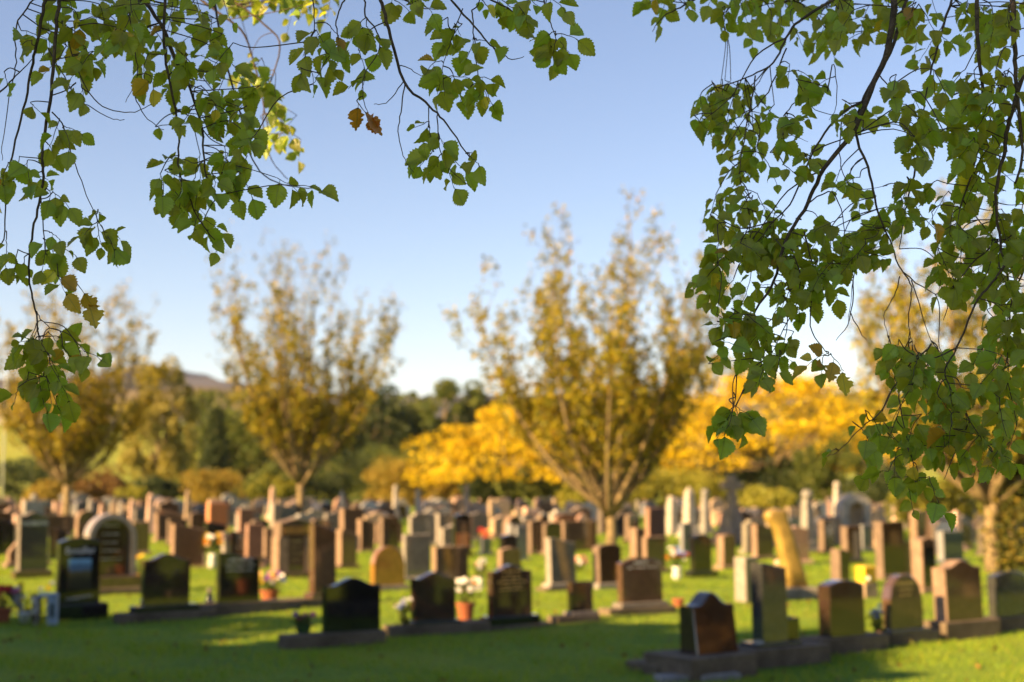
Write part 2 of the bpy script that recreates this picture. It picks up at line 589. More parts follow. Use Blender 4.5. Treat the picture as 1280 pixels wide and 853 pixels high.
L_MID = leafmat("leaf_mid_green", [(0, (.07, .10, .02)), (.5, (.12, .16, .03)), (1, (.21, .21, .04))], .35)
L_LIME = leafmat("leaf_lime", [(0, (.20, .22, .03)), (.5, (.32, .32, .04)), (1, (.42, .36, .05))], .4)
L_WILLOW = leafmat("leaf_willow", [(0, (.20, .19, .04)), (.5, (.34, .30, .06)), (1, (.46, .38, .09))], .35)
L_BROWN = leafmat("leaf_brown", [(0, (.10, .06, .025)), (.5, (.20, .11, .03)), (1, (.30, .17, .04))], .3)
M_IVY = leafmat("leaf_ivy", [(0, (.04, .06, .015)), (.6, (.12, .12, .02)), (1, (.34, .24, .03))], .25)
SHADE = L_BROWN


def place(px, py, top):                # ground point and the height its top row implies
    g = at(px, py)
    return g, zat(top, g.y)


# the four open vase-shaped trees among the graves
g, h = place(762, 688, 256)
vase_tree("vase_tree", "central vase-shaped tree with thinning golden brown leaves among the graves", g, h, 4.7, 27, L_GOLD, 27000, .15, fork=.11, top_sparse=.8)
g, h = place(372, 660, 312)
vase_tree("vase_tree", "slender golden tree left of centre with bare twig tips and pale trunk", g, h, 4.3, 23, L_GOLD, 21000, .165, fork=.16)
g, h = place(82, 662, 355)
vase_tree("vase_tree", "olive gold tree at left edge in front of the lime green field", g, h, 4.0, 37, L_OLIVE, 18500, .165)
g, h = place(1243, 718, 262)
vase_tree("vase_tree", "ivy-clad golden tree behind the hanging leaves at right edge", g, h, 3.9, 41, L_GOLD, 15000, .14, nst=13, ivy=(.42, 3.0), fork=.2, top_sparse=.4)

# distant trees and shrubs
def shrub(name, label, px, pyb, top, wpx, seed, mat, cat="shrub", y=None, **k):
    if y is None:
        g = at(px, pyb)
    else:
        r = ray(px, 590); g = Vector((r.x / r.y * y, y, 0))
        g.z = float(fieldz(np.array(g.x), np.array(y))) if 96 < y < 330 and g.x < 320 else 0
    H = zat(top, g.y) - g.z
    R = wpx / pxm(g.y) / 2
    return clump_tree(name, label, g, H, R, seed, mat, cat=cat, **k)


shrub("yellow_maple", "smaller bright yellow maple beyond graves left of the central tree", 636, 640, 512, 235, 3, L_YELLOW, "tree", shape='layer', nclump=80, per=120, leaf=.24, z0=.33, flat=.45, spread=.24)
shrub("yellow_maple", "broad bright yellow layered maple behind graves right of the central tree", 970, 640, 474, 430, 5, L_YELLOW, "tree", shape='layer', nclump=120, per=120, leaf=.26, z0=.30, flat=.4, spread=.19, y=92, Ry=4.5)
shrub("golden_tree", "golden brown tree rising behind the broad yellow maple", 885, 630, 425, 170, 6, L_GOLD, "tree", y=104, nclump=50, per=130, leaf=.25, z0=.3)
shrub("golden_tree", "pale golden tree behind the hanging leaves right of the broad maple", 1150, 630, 330, 210, 7, L_GOLD, "tree", y=98, nclump=60, per=110, leaf=.25, z0=.25)
shrub("willow_tree", "pale gold willow-like tree beside the spiky conifer", 205, 625, 455, 100, 8, L_WILLOW, "tree", y=118, nclump=70, per=260, leaf=.3, z0=.02, flat=1.5)
shrub("conifer", "dark pointed conifer beyond the graves on the left", 268, 615, 512, 58, 9, L_DARK, "tree", y=104, shape='cone', nclump=90, per=160, leaf=.22, z0=.02, spread=.3, flat=1.2)
shrub("dark_tree", "wide dark green tree behind the pointed conifer", 305, 600, 486, 190, 10, L_MID, "tree", y=150, nclump=70, per=260, leaf=.45, z0=.0)
for i, (px, top, wd, y, mt, lb) in enumerate([
        (455, 492, 90, 160, L_DARK, "dark round woodland tree just right of the slender golden tree"),
        (500, 478, 80, 172, L_DARK, "dark woodland tree with sunlit top in the gap between the two main trees"),
        (545, 472, 95, 165, L_MID, "tallest olive green woodland tree in the gap between the two main trees"),
        (592, 486, 85, 170, L_DARK, "dark woodland tree behind the top of the smaller yellow maple"),
        (640, 490, 90, 178, L_MID, "olive woodland tree showing through the central tree's left branches"),
        (410, 500, 80, 175, L_DARK, "dark woodland tree showing through the slender golden tree"),
        (700, 492, 100, 180, L_DARK, "dark woodland tree behind the middle of the central tree"),
        (775, 486, 110, 175, L_MID, "olive woodland tree behind the right half of the central tree"),
        (835, 480, 90, 185, L_DARK, "dark woodland tree between the central tree and broad maple"),
        (1040, 470, 120, 180, L_WILLOW, "tan woodland tree behind the broad yellow maple"),
        (1230, 440, 120, 185, L_MID, "olive woodland tree behind the ivy-clad tree at right")]):
    shrub("woodland_tree", lb, px, 0, top, wd * 1.35, 50 + i, mt, "tree", y=y, nclump=60, per=170, leaf=.5, z0=.0, group="woodland trees on the skyline")
for i, (px, yb, top, wd, mt, lb) in enumerate([
        (270, 634, 592, 100, L_ORANGE, "orange autumn hedge shrub in front of the pointed conifer"),
        (480, 630, 566, 120, L_MID, "mid green shrub beyond graves right of the slender golden tree"),
        (420, 628, 574, 90, L_MID, "mid green shrub just behind the slender golden tree's trunk"),
        (505, 634, 574, 110, L_ORANGE, "orange tan spreading shrub left of the smaller yellow maple"),
        (560, 638, 596, 60, L_ORANGE, "small orange shrub in front of the smaller yellow maple"),
        (615, 640, 578, 90, L_DARK, "dark shrub in the shade under the smaller yellow maple"),
        (690, 640, 560, 90, L_MID, "grey-green shrub left of the central tree's trunk"),
        (820, 640, 588, 120, L_LIME, "light green drooping shrub right of the central tree's trunk"),
        (885, 640, 594, 90, L_LIME, "light green shrub behind the pale obelisks"),
        (915, 636, 548, 130, L_DARK, "dark shrub below the broad maple's left half"),
        (1010, 638, 560, 130, L_DARK, "dark shrub below the broad maple's right half"),
        (1040, 640, 545, 80, L_MID, "green shrub with yellowing leaves below the broad maple"),
        (957, 655, 614, 75, L_LIME, "low bright yellow-green bush behind the leaning monolith"),
        (1110, 646, 585, 90, L_DARK, "dark shrub behind the white arched memorial"),
        (1180, 668, 596, 110, L_LIME, "tall yellow-green shrub left of the ivy-clad trunk"),
        (1270, 660, 570, 90, L_MID, "green shrub at the right edge behind the ivy-clad trunk"),
        (30, 632, 570, 110, L_DARK, "dark shrub at the left edge below the lime field"),
        (130, 632, 588, 75, L_BROWN, "brown autumn shrub right of the olive gold tree's trunk"),
        (60, 640, 604, 70, L_ORANGE, "orange-red low shrub behind graves at far left"),
        (195, 634, 596, 60, L_DARK, "dark low shrub below the willow-like tree"),
        (345, 634, 592, 70, L_LIME, "yellow-green shrub left of the slender golden tree's trunk"),
        (725, 644, 600, 60, L_LIME, "lime shrub touching the central tree's trunk"),
        (400, 632, 566, 130, L_DARK, "dark green shrub mass behind the slender golden tree"),
        (330, 634, 584, 90, L_MID, "green shrub right of the pointed conifer's foot"),
        (530, 632, 560, 100, L_MID, "green shrub filling the gap left of the smaller yellow maple"),
        (770, 640, 575, 110, L_DARK, "dark shrub directly behind the central tree's trunk"),
        (165, 640, 610, 40, L_LIME, "small lime shrub among the far left graves")]):
    shrub("hedge_shrub", lb, px, yb, top, wd, 90 + i, mt, nclump=44, per=190, leaf=.19, z0=.04, trunk=False, flat=.8, spread=.28, group="shrubs along the far cemetery edge", y=None)

# wall across the top of the field and white post at the left edge
wg = Geo()
for i in range(40):
    x0 = -120 + i * 2.2
    z = float(fieldz(np.array(x0), np.array(300.)))
    wg.box(x0, x0 + 2.15, 300, 300.8, z - .5, z + 1.5 + .15 * math.sin(i * 1.7))
tag(wg.obj("field_wall", STONE["palegrey"][0]), "pale dry-stone wall crossing the top of the lime green field", "wall")
g = at(2, 640)
pg = Geo().lathe([(.06, -.2), (.06, zat(470, g.y) - .2), (.09, zat(470, g.y) - .15), (.05, zat(470, g.y))], 8)
pr = pg.obj("white_post", M_WHITE, None, True, loc=g)
tag(pr, "thin white post at the very left edge of the cemetery", "post")

# tall trees outside the picture whose shade covers the near lawn
proto = []
for s in (201, 202):
    r = clump_tree("shade_tree", "", (0, 0, 0), 10.3, 3.0, s, SHADE, nclump=64, per=95, leaf=.75, z0=.03, spread=.3, trunk_r=.22)
    proto.append(root_meshes[r.name])
    for ch in list(r.children): bpy.data.objects.remove(ch)
    bpy.data.objects.remove(r)
rn = random.Random(5)
back = Vector((SDIR.x, SDIR.y, 0)).normalized() * (9.6 / math.tan(SUN_EL))
ords = "first second third fourth fifth sixth seventh eighth ninth tenth eleventh twelfth thirteenth fourteenth fifteenth sixteenth seventeenth eighteenth nineteenth twentieth".split()
k = 0
for i in range(19):
    s = -38 + i * 2.9
    p = Vector((0, 21.7, 0)) + Vector((.916, -.40, 0)) * s + back + Vector((rn.uniform(-1, 1), rn.uniform(-1, 1), 0))
    if p.x > -9: continue
    r = clump_tree("shade_tree", f"{ords[k]} tall brown-leaved tree of the row shading the near lawn", p, 0, 0, 0, None, meshes=proto[i % 2], group="row of tall trees shading the near lawn")
    sc_ = rn.uniform(.88, 1.08); r.scale = (sc_, sc_, sc_ * rn.uniform(.92, 1.08)); r.rotation_euler.z = rn.uniform(0, 6); k += 1
for i in range(10):
    p = Vector((0, 21.2, 0)) + Vector((.916, -.40, 0)) * (-33 + i * 4.1) + back * 1.28
    if p.x > -12: continue
    r = clump_tree("shade_tree", f"{ords[i]} tall brown-leaved tree in the second row shading the lawn", p, 0, 0, 0, None, meshes=proto[i % 2], group="row of tall trees shading the near lawn")
    r.scale = (1.1, 1.1, 1.22); r.rotation_euler.z = rn.uniform(0, 6)
for i, (x, y) in enumerate([(-10.4, -2.8)]):  # unseen tree added to break up the sun on the hanging elm leaves
    r = clump_tree("shade_tree", f"{ords[i]} tall brown-leaved tree added left of viewer to shade the elm leaves", (x, y, .7), 0, 0, 0, None, meshes=proto[i % 2], group="added shade trees left of the viewer")
    r.rotation_euler.z = rn.uniform(0, 6); r.scale = (1.1, 1.1, 1.14)
for i in range(20):
    p = Vector((30 + 2.5 * (i % 2), 36 - i * 2.9, 0)) if i < 16 else Vector((24 - (i - 16) * 7, -16, .8))
    r = clump_tree("shade_tree", f"{ords[i]} tall brown-leaved tree of the belt right of and behind the viewer", p, 0, 0, 0, None, meshes=proto[i % 2], group="belt of trees behind the viewer")
    r.rotation_euler.z = rn.uniform(0, 6)

# ------------------------------------------------------------------ grass blades
rs = np.random.RandomState(77)


def blades(n, y0, y1, hh, wd, pw=1.0):
    y = y0 + (y1 - y0) * rs.rand(n) ** pw
    x = rs.uniform(-1, 1, n) * (y * .37 + 1.2)
    patch = np.sin(x * 1.7 + np.sin(y * 1.3)) * np.sin(y * 2.1 + np.sin(x * .9))
    keep = rs.rand(n) < .6 + .4 * patch
    x, y = x[keep], y[keep]
    m = len(x)
    z = gh(x, y)
    a = rs.uniform(0, 6.283, m)
    h = hh * rs.uniform(.5, 1.35, m) * (1 + .45 * patch[keep]); w_ = wd * rs.uniform(.7, 1.4, m)
    lean = rs.normal(size=(m, 2)) * .45 * h[:, None]
    dx, dy = np.cos(a) * w_, np.sin(a) * w_
    A = np.stack([x - dx, y - dy, z - .005], 1); B = np.stack([x + dx, y + dy, z - .005], 1)
    C = np.stack([x + lean[:, 0], y + lean[:, 1], z + h], 1)
    return np.stack([A, B, C], 1).reshape(-1, 3)


V = np.concatenate([blades(150000, 14.5, 36, .05, .008), blades(130000, 34, 66, .06, .016), blades(60000, 62, 98, .08, .03)])
go = link("grass", mesh_np("grass", V, 3, M_BLADE))
tag(go, "short mown lawn grass between the graves", "grass", kind="stuff")

fy = 15 + 22 * rs.rand(420) ** 1.3; fx_ = rs.uniform(-1, 1, 420) * (fy * .37 + 1)
fo = link("fallen_leaves", mesh_np("fallen_leaves", leaf_quads(rs, np.stack([fx_, fy, gh(fx_, fy) + .035], 1), np.full(420, .075), .7), 4, L_BROWN))
tag(fo, "scattered fallen brown leaves on the near lawn", "leaves", kind="stuff")

# ------------------------------------------------------------------ headstones
TH = math.radians(33)
UX, UY = Vector((math.cos(TH), math.sin(TH), 0)), Vector((-math.sin(TH), math.cos(TH), 0))


def outline(kind, W, H, n=15):
    hw = W / 2
    top = []
    for i in range(n):
        u = -1 + 2 * i / (n - 1)
        if kind == 'flat': z = H
        elif kind == 'peak': z = H - .11 * W * abs(u)
        elif kind == 'gable': z = H - .30 * W * abs(u)
        elif kind == 'curve': z = H - .10 * W * u * u
        elif kind == 'round': r = min(.5 * W, .45 * H); z = H - r + r * math.sqrt(max(0, 1 - u * u))
        elif kind == 'ogee': z = H - .13 * W * (0.5 - .5 * math.cos(math.pi * min(1, abs(u) / .82)))
        elif kind == 'deepogee': z = H - .22 * W * (0.5 - .5 * math.cos(math.pi * min(1, abs(u) / .7)))
        elif kind == 'slant': z = H - .16 * W * (0.5 - .5 * math.cos(math.pi * (u + 1) / 2))
        elif kind == 'slantr': z = H - .30 * W * ((1 + u) / 2) ** 1.6
        elif kind == 'gothic': z = H - .42 * W * (abs(u) ** 1.7)
        elif kind == 'shoulder': z = H if abs(u) < .62 else H - .12 * W
        else: z = H
        top.append((u * hw, z))
    return [(-hw, 0)] + top + [(hw, 0)]


def tablet_mesh(name, kind, W, H, t, mats, bev=.012, flare=0.0):
    o = outline(kind, W, H)
    cx, cz = 0, H * .5
    g_ = Geo()
    n = len(o)

    def inset(p, k):
        x, z = p
        return (x - math.copysign(min(k, abs(x)), x), z if z <= 1e-6 else z - k)
    back_ = [(x, t / 2, z) for x, z in o]
    mid = [(x, -t / 2 + bev - flare * (1 - z / H), z) for x, z in o]
    front = [(inset(p, bev)[0], -t / 2 - flare * (1 - p[1] / H), inset(p, bev)[1]) for p in o]
    for r in (back_, mid, front): g_.v += r
    for a in (0, 1):
        for j in range(n):
            q = (j + 1) % n
            g_.f.append((a * n + j, (a + 1) * n + j, (a + 1) * n + q, a * n + q)); g_.m.append(1)
    g_.f.append(tuple(range(n))); g_.m.append(1)
    g_.f.append(tuple(reversed(range(2 * n, 3 * n)))); g_.m.append(0)
    return g_.me(name, mats)


STONES = []                            # screen boxes of hand-placed stones


def text_obj(body, size, parent, loc, mat, rot=0.0):
    cu = bpy.data.curves.new("inscription", 'FONT')
    cu.body = body; cu.size = size; cu.align_x = 'CENTER'; cu.align_y = 'CENTER'
    cu.extrude = .0015; cu.resolution_u = 2; cu.offset = size * .012
    cu.materials.append(mat)
    tmp = link("inscription", cu)
    me = bpy.data.meshes.new_from_object(tmp.evaluated_get(bpy.context.evaluated_depsgraph_get()))
    bpy.data.objects.remove(tmp)
    o = link("inscription", me, parent, loc, (math.pi / 2, rot, 0)); o["kind"] = "stuff"
    return o


def strokes(parent, W, z1, z0, y, mat, seed, n=6, wid=.7):
    """worn, unreadable lines of cut lettering"""
    rn = random.Random(seed); g_ = Geo()
    for i in range(n):
        z = z1 + (z0 - z1) * i / max(1, n - 1)
        lw = W * wid * rn.uniform(.45, 1) * .5
        hh = .028 if i else .045
        x = -lw
        while x < lw:
            w_ = rn.uniform(.012, .026)
            g_.box(x, x + w_ * .55, y - .002, y + .004, z, z + hh * rn.uniform(.7, 1))
            g_.box(x, x + w_, y - .0025, y + .004, z + hh * rn.choice((0, .45, .8)), z + hh * rn.choice((0, .45, .8)) + .006)
            x += w_ + .010
            if rn.random() < .15: x += .025
    o = g_.obj("inscription", mat, parent); o["kind"] = "stuff"
    return o


def stone(label, x0, x1, yt, yb, kind, mat, t=.14, base=.10, bex=.07, fnd=0.0, fx=(.2, .2), ins=None, lean=None, name="headstone", cat="headstone", group=None, flare=0.0, top=None, seed=0, polish=False, bmat=None, fdepth=.10, record=True):
    """headstone whose tablet spans photo columns x0..x1 and rows yt..ground row yb"""
    g = at((x0 + x1) / 2, yb)
    g.z = float(gh(np.array(g.x), np.array(g.y)))
    v = Vector((g.x, g.y, 0)).normalized(); p = Vector((v.y, -v.x, 0))
    ppm = pxm(g.y)
    W = max(.32, ((x1 - x0) / ppm - t * abs(UY.dot(p))) / abs(UX.dot(p)))
    H = zat(yt, g.y) - g.z
    rnd = random.Random(int(x0 * 7 + yt * 13))
    root = empty(name, g, TH + rnd.uniform(-.05, .05))
    tag(root, label, cat, group)
    z = -.05
    if fnd:
        bd = t / 2 + fdepth
        Geo().box(-W / 2 - fx[0], W / 2 + fx[1] - .004, -bd, bd, -.12, fnd, 0, .012).obj("foundation", M_CONC, root)
        z = fnd
    if base:
        bd = t / 2 + .07
        Geo().box(-W / 2 - bex, W / 2 + bex, -bd, bd, z, max(z, 0) + base, 0, .015).obj("base", STONE[bmat or mat][1 if rnd.random() < .5 and (bmat or mat) != 'black' else 0], root)
        z = max(z, 0) + base
    h = max(.15, H - max(z, 0))
    ln = rnd.uniform(-.005, .035) if lean is None else lean
    tb = link("tablet", tablet_mesh("tablet", kind, W, h, t, [STONE[mat][0]] * 2 if polish else list(STONE[mat]), flare=flare), root, (0, 0, z), (-ln, rnd.uniform(-.012, .012) if lean is None else 0, 0))
    if ins:
        m_, nl, za, zb = ins
        strokes(tb, W, h * za, h * zb, -t / 2, m_, int(x0), nl)
    if record: STONES.append((x0, x1, yt, yb, g.y, g.x))
    return root, tb, W, h, t


GR_A, GR_B, GR_C = "graves in the left front row", "graves in the centre front row", "graves in the right front row"
GM = "graves in the second and third rows"
# --- left front row
r, tb, W, h, t = stone("tall black headstone with silver name and landscape picture panel at left", 70, 123, 672, 772, 'curve', "black", t=.16, base=.26, bex=.13, lean=.0, group=GR_A, polish=True)
text_obj("Scouller", .155, tb, (0, -t / 2 - .003, h * .80), M_WHITELET)
sw = text_obj("In loving memory", .062, tb, (.0, -t / 2 - .003, h * .10), M_WHITELET, -.12)
Geo().box(-W * .27, W * .27, -t / 2 - .006, -t / 2 + .004, h * .22, h * .68).obj("picture_panel", picture_mat(), tb)
stone("low dark brown headstone with peaked top on wide black plinth, second in left front row", 176, 236, 692, 773, 'ogee', "darkbrown", t=.14, base=.10, bex=.16, fnd=.16, fx=(.42, .45), bmat="black", group=GR_A, polish=True)
stone("black headstone with white lettering beside purple flowers, third in left front row", 270, 324, 690, 766, 'slant', "black", t=.15, base=.0, fnd=.20, fx=(.45, .5), ins=(M_WHITELET, 3, .82, .62), group=GR_A, polish=True)
stone("tall brown headstone with sloping shoulder, last of the left front row", 386, 420, 655, 757, 'slantr', "brown", t=.2, base=.08, bex=.06, fnd=.16, fx=(.6, .35), group=GR_A, polish=True)
# --- centre front row
stone("near-black wide headstone with shallow ogee top, first in centre front row", 403, 475, 722, 805, 'ogee', "black", t=.13, base=0, fnd=.19, fx=(.62, .05), lean=.01, group=GR_B, polish=True)
stone("bronze-brown headstone with peaked top beside red pot, second in centre front row", 514, 570, 715, 793, 'ogee', "darkbrown", t=.14, base=.05, bex=.05, fnd=.15, fx=(.42, .55), bmat="black", lean=.03, group=GR_B, polish=True)
stone("tall brown inscribed headstone with dark plinth, third in centre front row", 610, 666, 706, 786, 'ogee', "darkbrown", t=.14, base=.14, bex=.10, fnd=.06, fx=(.5, .35), bmat="black", ins=(M_GOLDLET, 6, .86, .5), lean=.04, group=GR_B, polish=True)
stone("small brown headstone with tan concrete footing, fourth in centre front row", 710, 742, 727, 779, 'flat', "darkbrown", t=.13, base=.06, bex=.05, fnd=.10, fx=(.34, .05), bmat="darkgrey", lean=.045, group=GR_B, polish=True)
stone("wide brown headstone with oval inscription, last in centre front row", 773, 829, 697, 770, 'curve', "brown", t=.14, base=.08, bex=.06, fnd=.12, fx=(.34, .2), ins=(M_WHITELET, 2, .86, .76), lean=.04, bmat="darkgrey", group=GR_B, polish=True)
# --- right front row
stone("dark headstone with ogee top on stepped concrete, nearest in right front row", 851, 918, 740, 839, 'deepogee', "darkbrown", t=.22, base=0, fnd=.27, fx=(.30, .10), fdepth=.3, flare=.09, lean=.02, group=GR_C, polish=True)
stone("tall narrow brown-grey headstone with slanted top, second in right front row", 942, 986, 703, 826, 'slant', "darkgrey", t=.22, base=.05, bex=.16, fnd=.24, fx=(.36, .55), fdepth=.2, bmat="black", lean=.03, group=GR_C, polish=True)
stone("brown round-shouldered headstone on concrete, third in right front row", 1026, 1081, 725, 813, 'curve', "darkbrown", t=.22, base=0, fnd=.22, fx=(.32, .35), flare=.015, lean=.02, group=GR_C, polish=True)
stone("carved curved-top brown headstone beside blue flowers, fourth in right front row", 1106, 1155, 718, 804, 'round', "brown", t=.16, base=.04, fnd=.18, fx=(.12, .20), ins=(M_GOLDLET, 3, .8, .6), lean=.045, group=GR_C, polish=True)
stone("tall brown headstone with pink roses on its face, fifth in right front row", 1171, 1229, 700, 797, 'ogee', "brown", t=.24, base=0, fnd=.27, fx=(.14, .25), lean=.045, group=GR_C)
stone("dark curved headstone at right edge under the ivy-clad tree", 1239, 1286, 714, 788, 'curve', "darkgrey", t=.16, base=0, fnd=.22, fx=(.10, .3), lean=.045, group=GR_C, polish=True)
# --- further graves the photograph shows one by one
MID = [
    ("dark low headstone cut off by the left edge", -16, 17, 650, 694, 'shoulder', "black", .14, {}),
    ("olive-dark headstone with carved capitals behind the tall black stone", 21, 58, 640, 723, 'ogee', "darkgrey", .22, dict(base=.18, bex=.1, bmat="brown", cap="THOMSON")),
    ("low tilted dark slab stone behind the tall black stone's left shoulder", 61, 82, 660, 700, 'slant', "black", .2, {}),
    ("smaller brown arched headstone half hidden behind the granite arch", 93, 120, 638, 712, 'round', "brown", .2, {}),
    ("brown-black low headstone behind the peaked left headstone", 209, 233, 649, 682, 'flat', "darkbrown", .18, {}),
    ("brown headstone with bright sloping top behind the yellow vase flowers", 213, 257, 655, 712, 'slant', "brown", .26, dict(base=.05)),
    ("black low headstone beside the terracotta block", 256, 283, 652, 690, 'slant', "black", .16, {}),
    ("black book-shaped headstone with silver bands above white-lettered stone", 286, 318, 664, 712, 'slant', "black", .16, dict(ins=(M_WHITELET, 3, .8, .5))),
    ("maroon headstone tucked behind the black book-shaped stone", 306, 328, 655, 712, 'flat', "red", .16, {}),
    ("small brown headstone left of the golden rounded stone", 446, 468, 649, 690, 'slant', "brown", .25, {}),
    ("grey-brown stone with peaked top behind small brown headstone", 405, 432, 640, 676, 'peak', "grey", .2, {}),
    ("golden ochre rounded headstone lit through its left side", 463, 506, 683, 738, 'round', "ochre", .18, dict(base=.1, bmat="darkgrey")),
    ("plain grey-brown headstone right of the golden rounded stone", 503, 538, 668, 726, 'flat', "grey", .14, dict(base=.1)),
    ("grey shouldered headstone behind the plain grey-brown one", 511, 543, 641, 684, 'shoulder', "grey", .18, {}),
    ("black headstone with terracotta panel below the smaller yellow maple", 566, 589, 642, 694, 'peak', "black", .14, dict(panel="terracotta")),
    ("wide brown headstone with black and gold cap above bronze-brown stone", 540, 586, 683, 733, 'flat', "brown", .16, dict(base=.08)),
    ("small blue-grey headstone near the tall tapered slab", 600, 614, 672, 693, 'flat', "bluegrey", .12, {}),
    ("small brown stone with shining white top behind inscribed headstone", 622, 651, 684, 728, 'peak', "brown", .16, {}),
    ("small black stone with shining top, behind the white-topped brown one", 625, 648, 668, 708, 'peak', "black", .16, {}),
    ("blue-grey square headstone right of the small black one", 644, 660, 658, 700, 'flat', "bluegrey", .12, {}),
    ("tall tapered grey slab headstone left of the central tree", 683, 721, 672, 741, 'slant', "grey", .16, dict(base=.08, fnd=.06, lean=.05)),
    ("dark framed headstone directly below the central tree's trunk", 742, 778, 680, 738, 'curve', "darkbrown", .22, dict(base=.12, bmat="grey", lean=.05)),
    ("wide brown headstone left of the central tree's trunk", 700, 747, 651, 688, 'flat', "brown", .18, {}),
    ("dark brown headstone next to the wide brown one near central trunk", 678, 703, 652, 692, 'peak', "darkbrown", .16, {}),
    ("mauve-brown headstone behind the oval-inscribed stone", 803, 833, 671, 714, 'flat', "pink", .16, dict(fmat="brown")),
    ("slim brown pillar headstone with sunlit left face", 789, 806, 660, 700, 'flat', "brown", .3, {}),
    ("blue-grey upright slab beside orange vase flowers", 850, 866, 654, 694, 'flat', "bluegrey", .14, {}),
    ("black headstone on dark plinth right of the orange vase flowers", 863, 890, 668, 722, 'shoulder', "black", .16, dict(base=.14, bex=.12)),
    ("pale-sided grey headstone left of the tall narrow front stone", 921, 947, 693, 755, 'flat', "grey", .3, dict(base=.0)),
    ("brown stone behind the leaning monolith", 940, 968, 655, 700, 'slant', "brown", .2, {}),
    ("dark headstone with shining top left of yellow flower box", 1040, 1062, 686, 733, 'slant', "darkbrown", .26, {}),
    ("dark brown headstone under the white arched memorial", 1052, 1078, 658, 706, 'flat', "darkbrown", .22, {}),
    ("blue-grey slab between dark stones under the white arch", 1076, 1092, 656, 690, 'flat', "bluegrey", .12, {}),
    ("wide dark headstone right of yellow flower box", 1096, 1132, 652, 724, 'flat', "darkbrown", .22, {}),
    ("black panel headstone in brown granite frame behind carved front stone", 1141, 1171, 672, 738, 'peak', "brown", .3, dict(panel="black")),
    ("brown stone with bright cap behind the black panelled headstone", 1139, 1165, 638, 690, 'curve', "brown", .26, {}),
    ("blue-grey headstone below the pink obelisk at right", 1173, 1205, 664, 706, 'flat', "bluegrey", .2, {}),
    ("low brown stone right of the granite arch", 163, 186, 652, 694, 'flat', "brown", .25, {}),
    ("dark peaked stone behind the brown sloping-top headstone", 236, 256, 640, 678, 'peak', "darkbrown", .2, {}),
    ("small red granite stone behind the maroon headstone", 297, 317, 636, 668, 'flat', "red", .2, {}),
    ("narrow brown stone left of the gabled brown memorial", 329, 344, 660, 708, 'flat', "brown", .2, {}),
    ("brown sloping stone right of the tall shouldered brown one", 420, 446, 662, 712, 'slantr', "brown", .3, {}),
    ("dark flat-topped stone above the golden rounded headstone", 474, 499, 646, 688, 'flat', "darkbrown", .22, {}),
    ("grey flat-topped stone left of the black terracotta-panelled headstone", 545, 565, 642, 682, 'flat', "grey", .2, {}),
    ("dark stone right of the blue-grey square headstone", 660, 681, 650, 692, 'curve', "darkbrown", .2, {}),
    ("dark peaked stone just right of the central tree's trunk", 781, 800, 642, 680, 'peak', "darkbrown", .22, {}),
    ("brown stone right of the black headstone on dark plinth", 897, 920, 668, 712, 'curve', "brown", .25, {}),
    ("dark brown stone right of the tall pale grey obelisk", 1024, 1044, 650, 694, 'flat', "darkbrown", .22, {}),
    ("red-brown stone left of the black panelled headstone", 1118, 1140, 676, 722, 'peak', "red", .25, {}),
    ("terracotta block headstone in far rows left of centre", 258, 284, 629, 664, 'flat', "terracotta", .3, {}),
    ("pale square memorial topped by a ball at far left", 28, 54, 626, 668, 'flat', "palegrey", .3, dict(ball=True)),
]
for lb, x0, x1, yt, yb, kd, mt, t, op in MID:
    op = dict(op)
    cap, panel, ball, fm = op.pop("cap", None), op.pop("panel", None), op.pop("ball", None), op.pop("fmat", None)
    r, tb, W, h, t = stone(lb, x0, x1, yt, yb, kd, fm or mt, t=t, group=GM, polish=(mt in ('black', 'ochre')), **op)
    if cap: text_obj(cap, W * .19, tb, (0, -t / 2 - .003, h * .80), M_WHITELET)
    if panel: Geo().box(-W * .36, W * .36, -t / 2 - .012, -t / 2 + .01, h * .12, h * (.5 if panel == "terracotta" else .82), 0).obj("panel", STONE[panel][0], tb)
    if ball: Geo().ball((0, 0, h + .13), .15).obj("ball_finial", STONE["palegrey"][0], tb, True)

# black-and-gold cap of the wide brown stone is its own small piece: gabled memorial with gold panel
g = at(366, 722)
r = empty("pediment_memorial", g, TH); tag(r, "gabled brown memorial with gold panel and open niche left of centre", "memorial", GM)
pp = 1 / pxm(g.y); W = (46 * pp - .4 * math.sin(TH + .15)) / math.cos(TH + .15)
H = zat(648, g.y)
Geo().box(-W / 2 - .1, W / 2 + .1, -.3, .3, -.05, .14, 0, .02).obj("base", STONE["brown"][0], r)
for s in (-1, 1):
    Geo().box(s * W * .42 - .12, s * W * .42 + .12, -.2, .2, .14, H * .70, 0, .01).obj("pillar", STONE["brown"][1], r)
link("pediment", tablet_mesh("pediment", 'peak', W * 1.06, H * .30, .42, list(STONE["darkbrown"])), r, (0, 0, H * .70))
Geo().box(-W * .42, W * .42, -.222, -.2, H * .74, H * .87).obj("gold_panel", STONE["ochre"][0], r)
tb = Geo().box(-W * .42 + .122, W * .42 - .122, -.17, .12, .14, H * .698).obj("tablet", STONE["brown"][0], r)
strokes(tb, W, H * .6, H * .3, -.17, M_GOLDLET, 12, 4, .5)
STONES.append((343, 390, 648, 722, g.y, g.x))

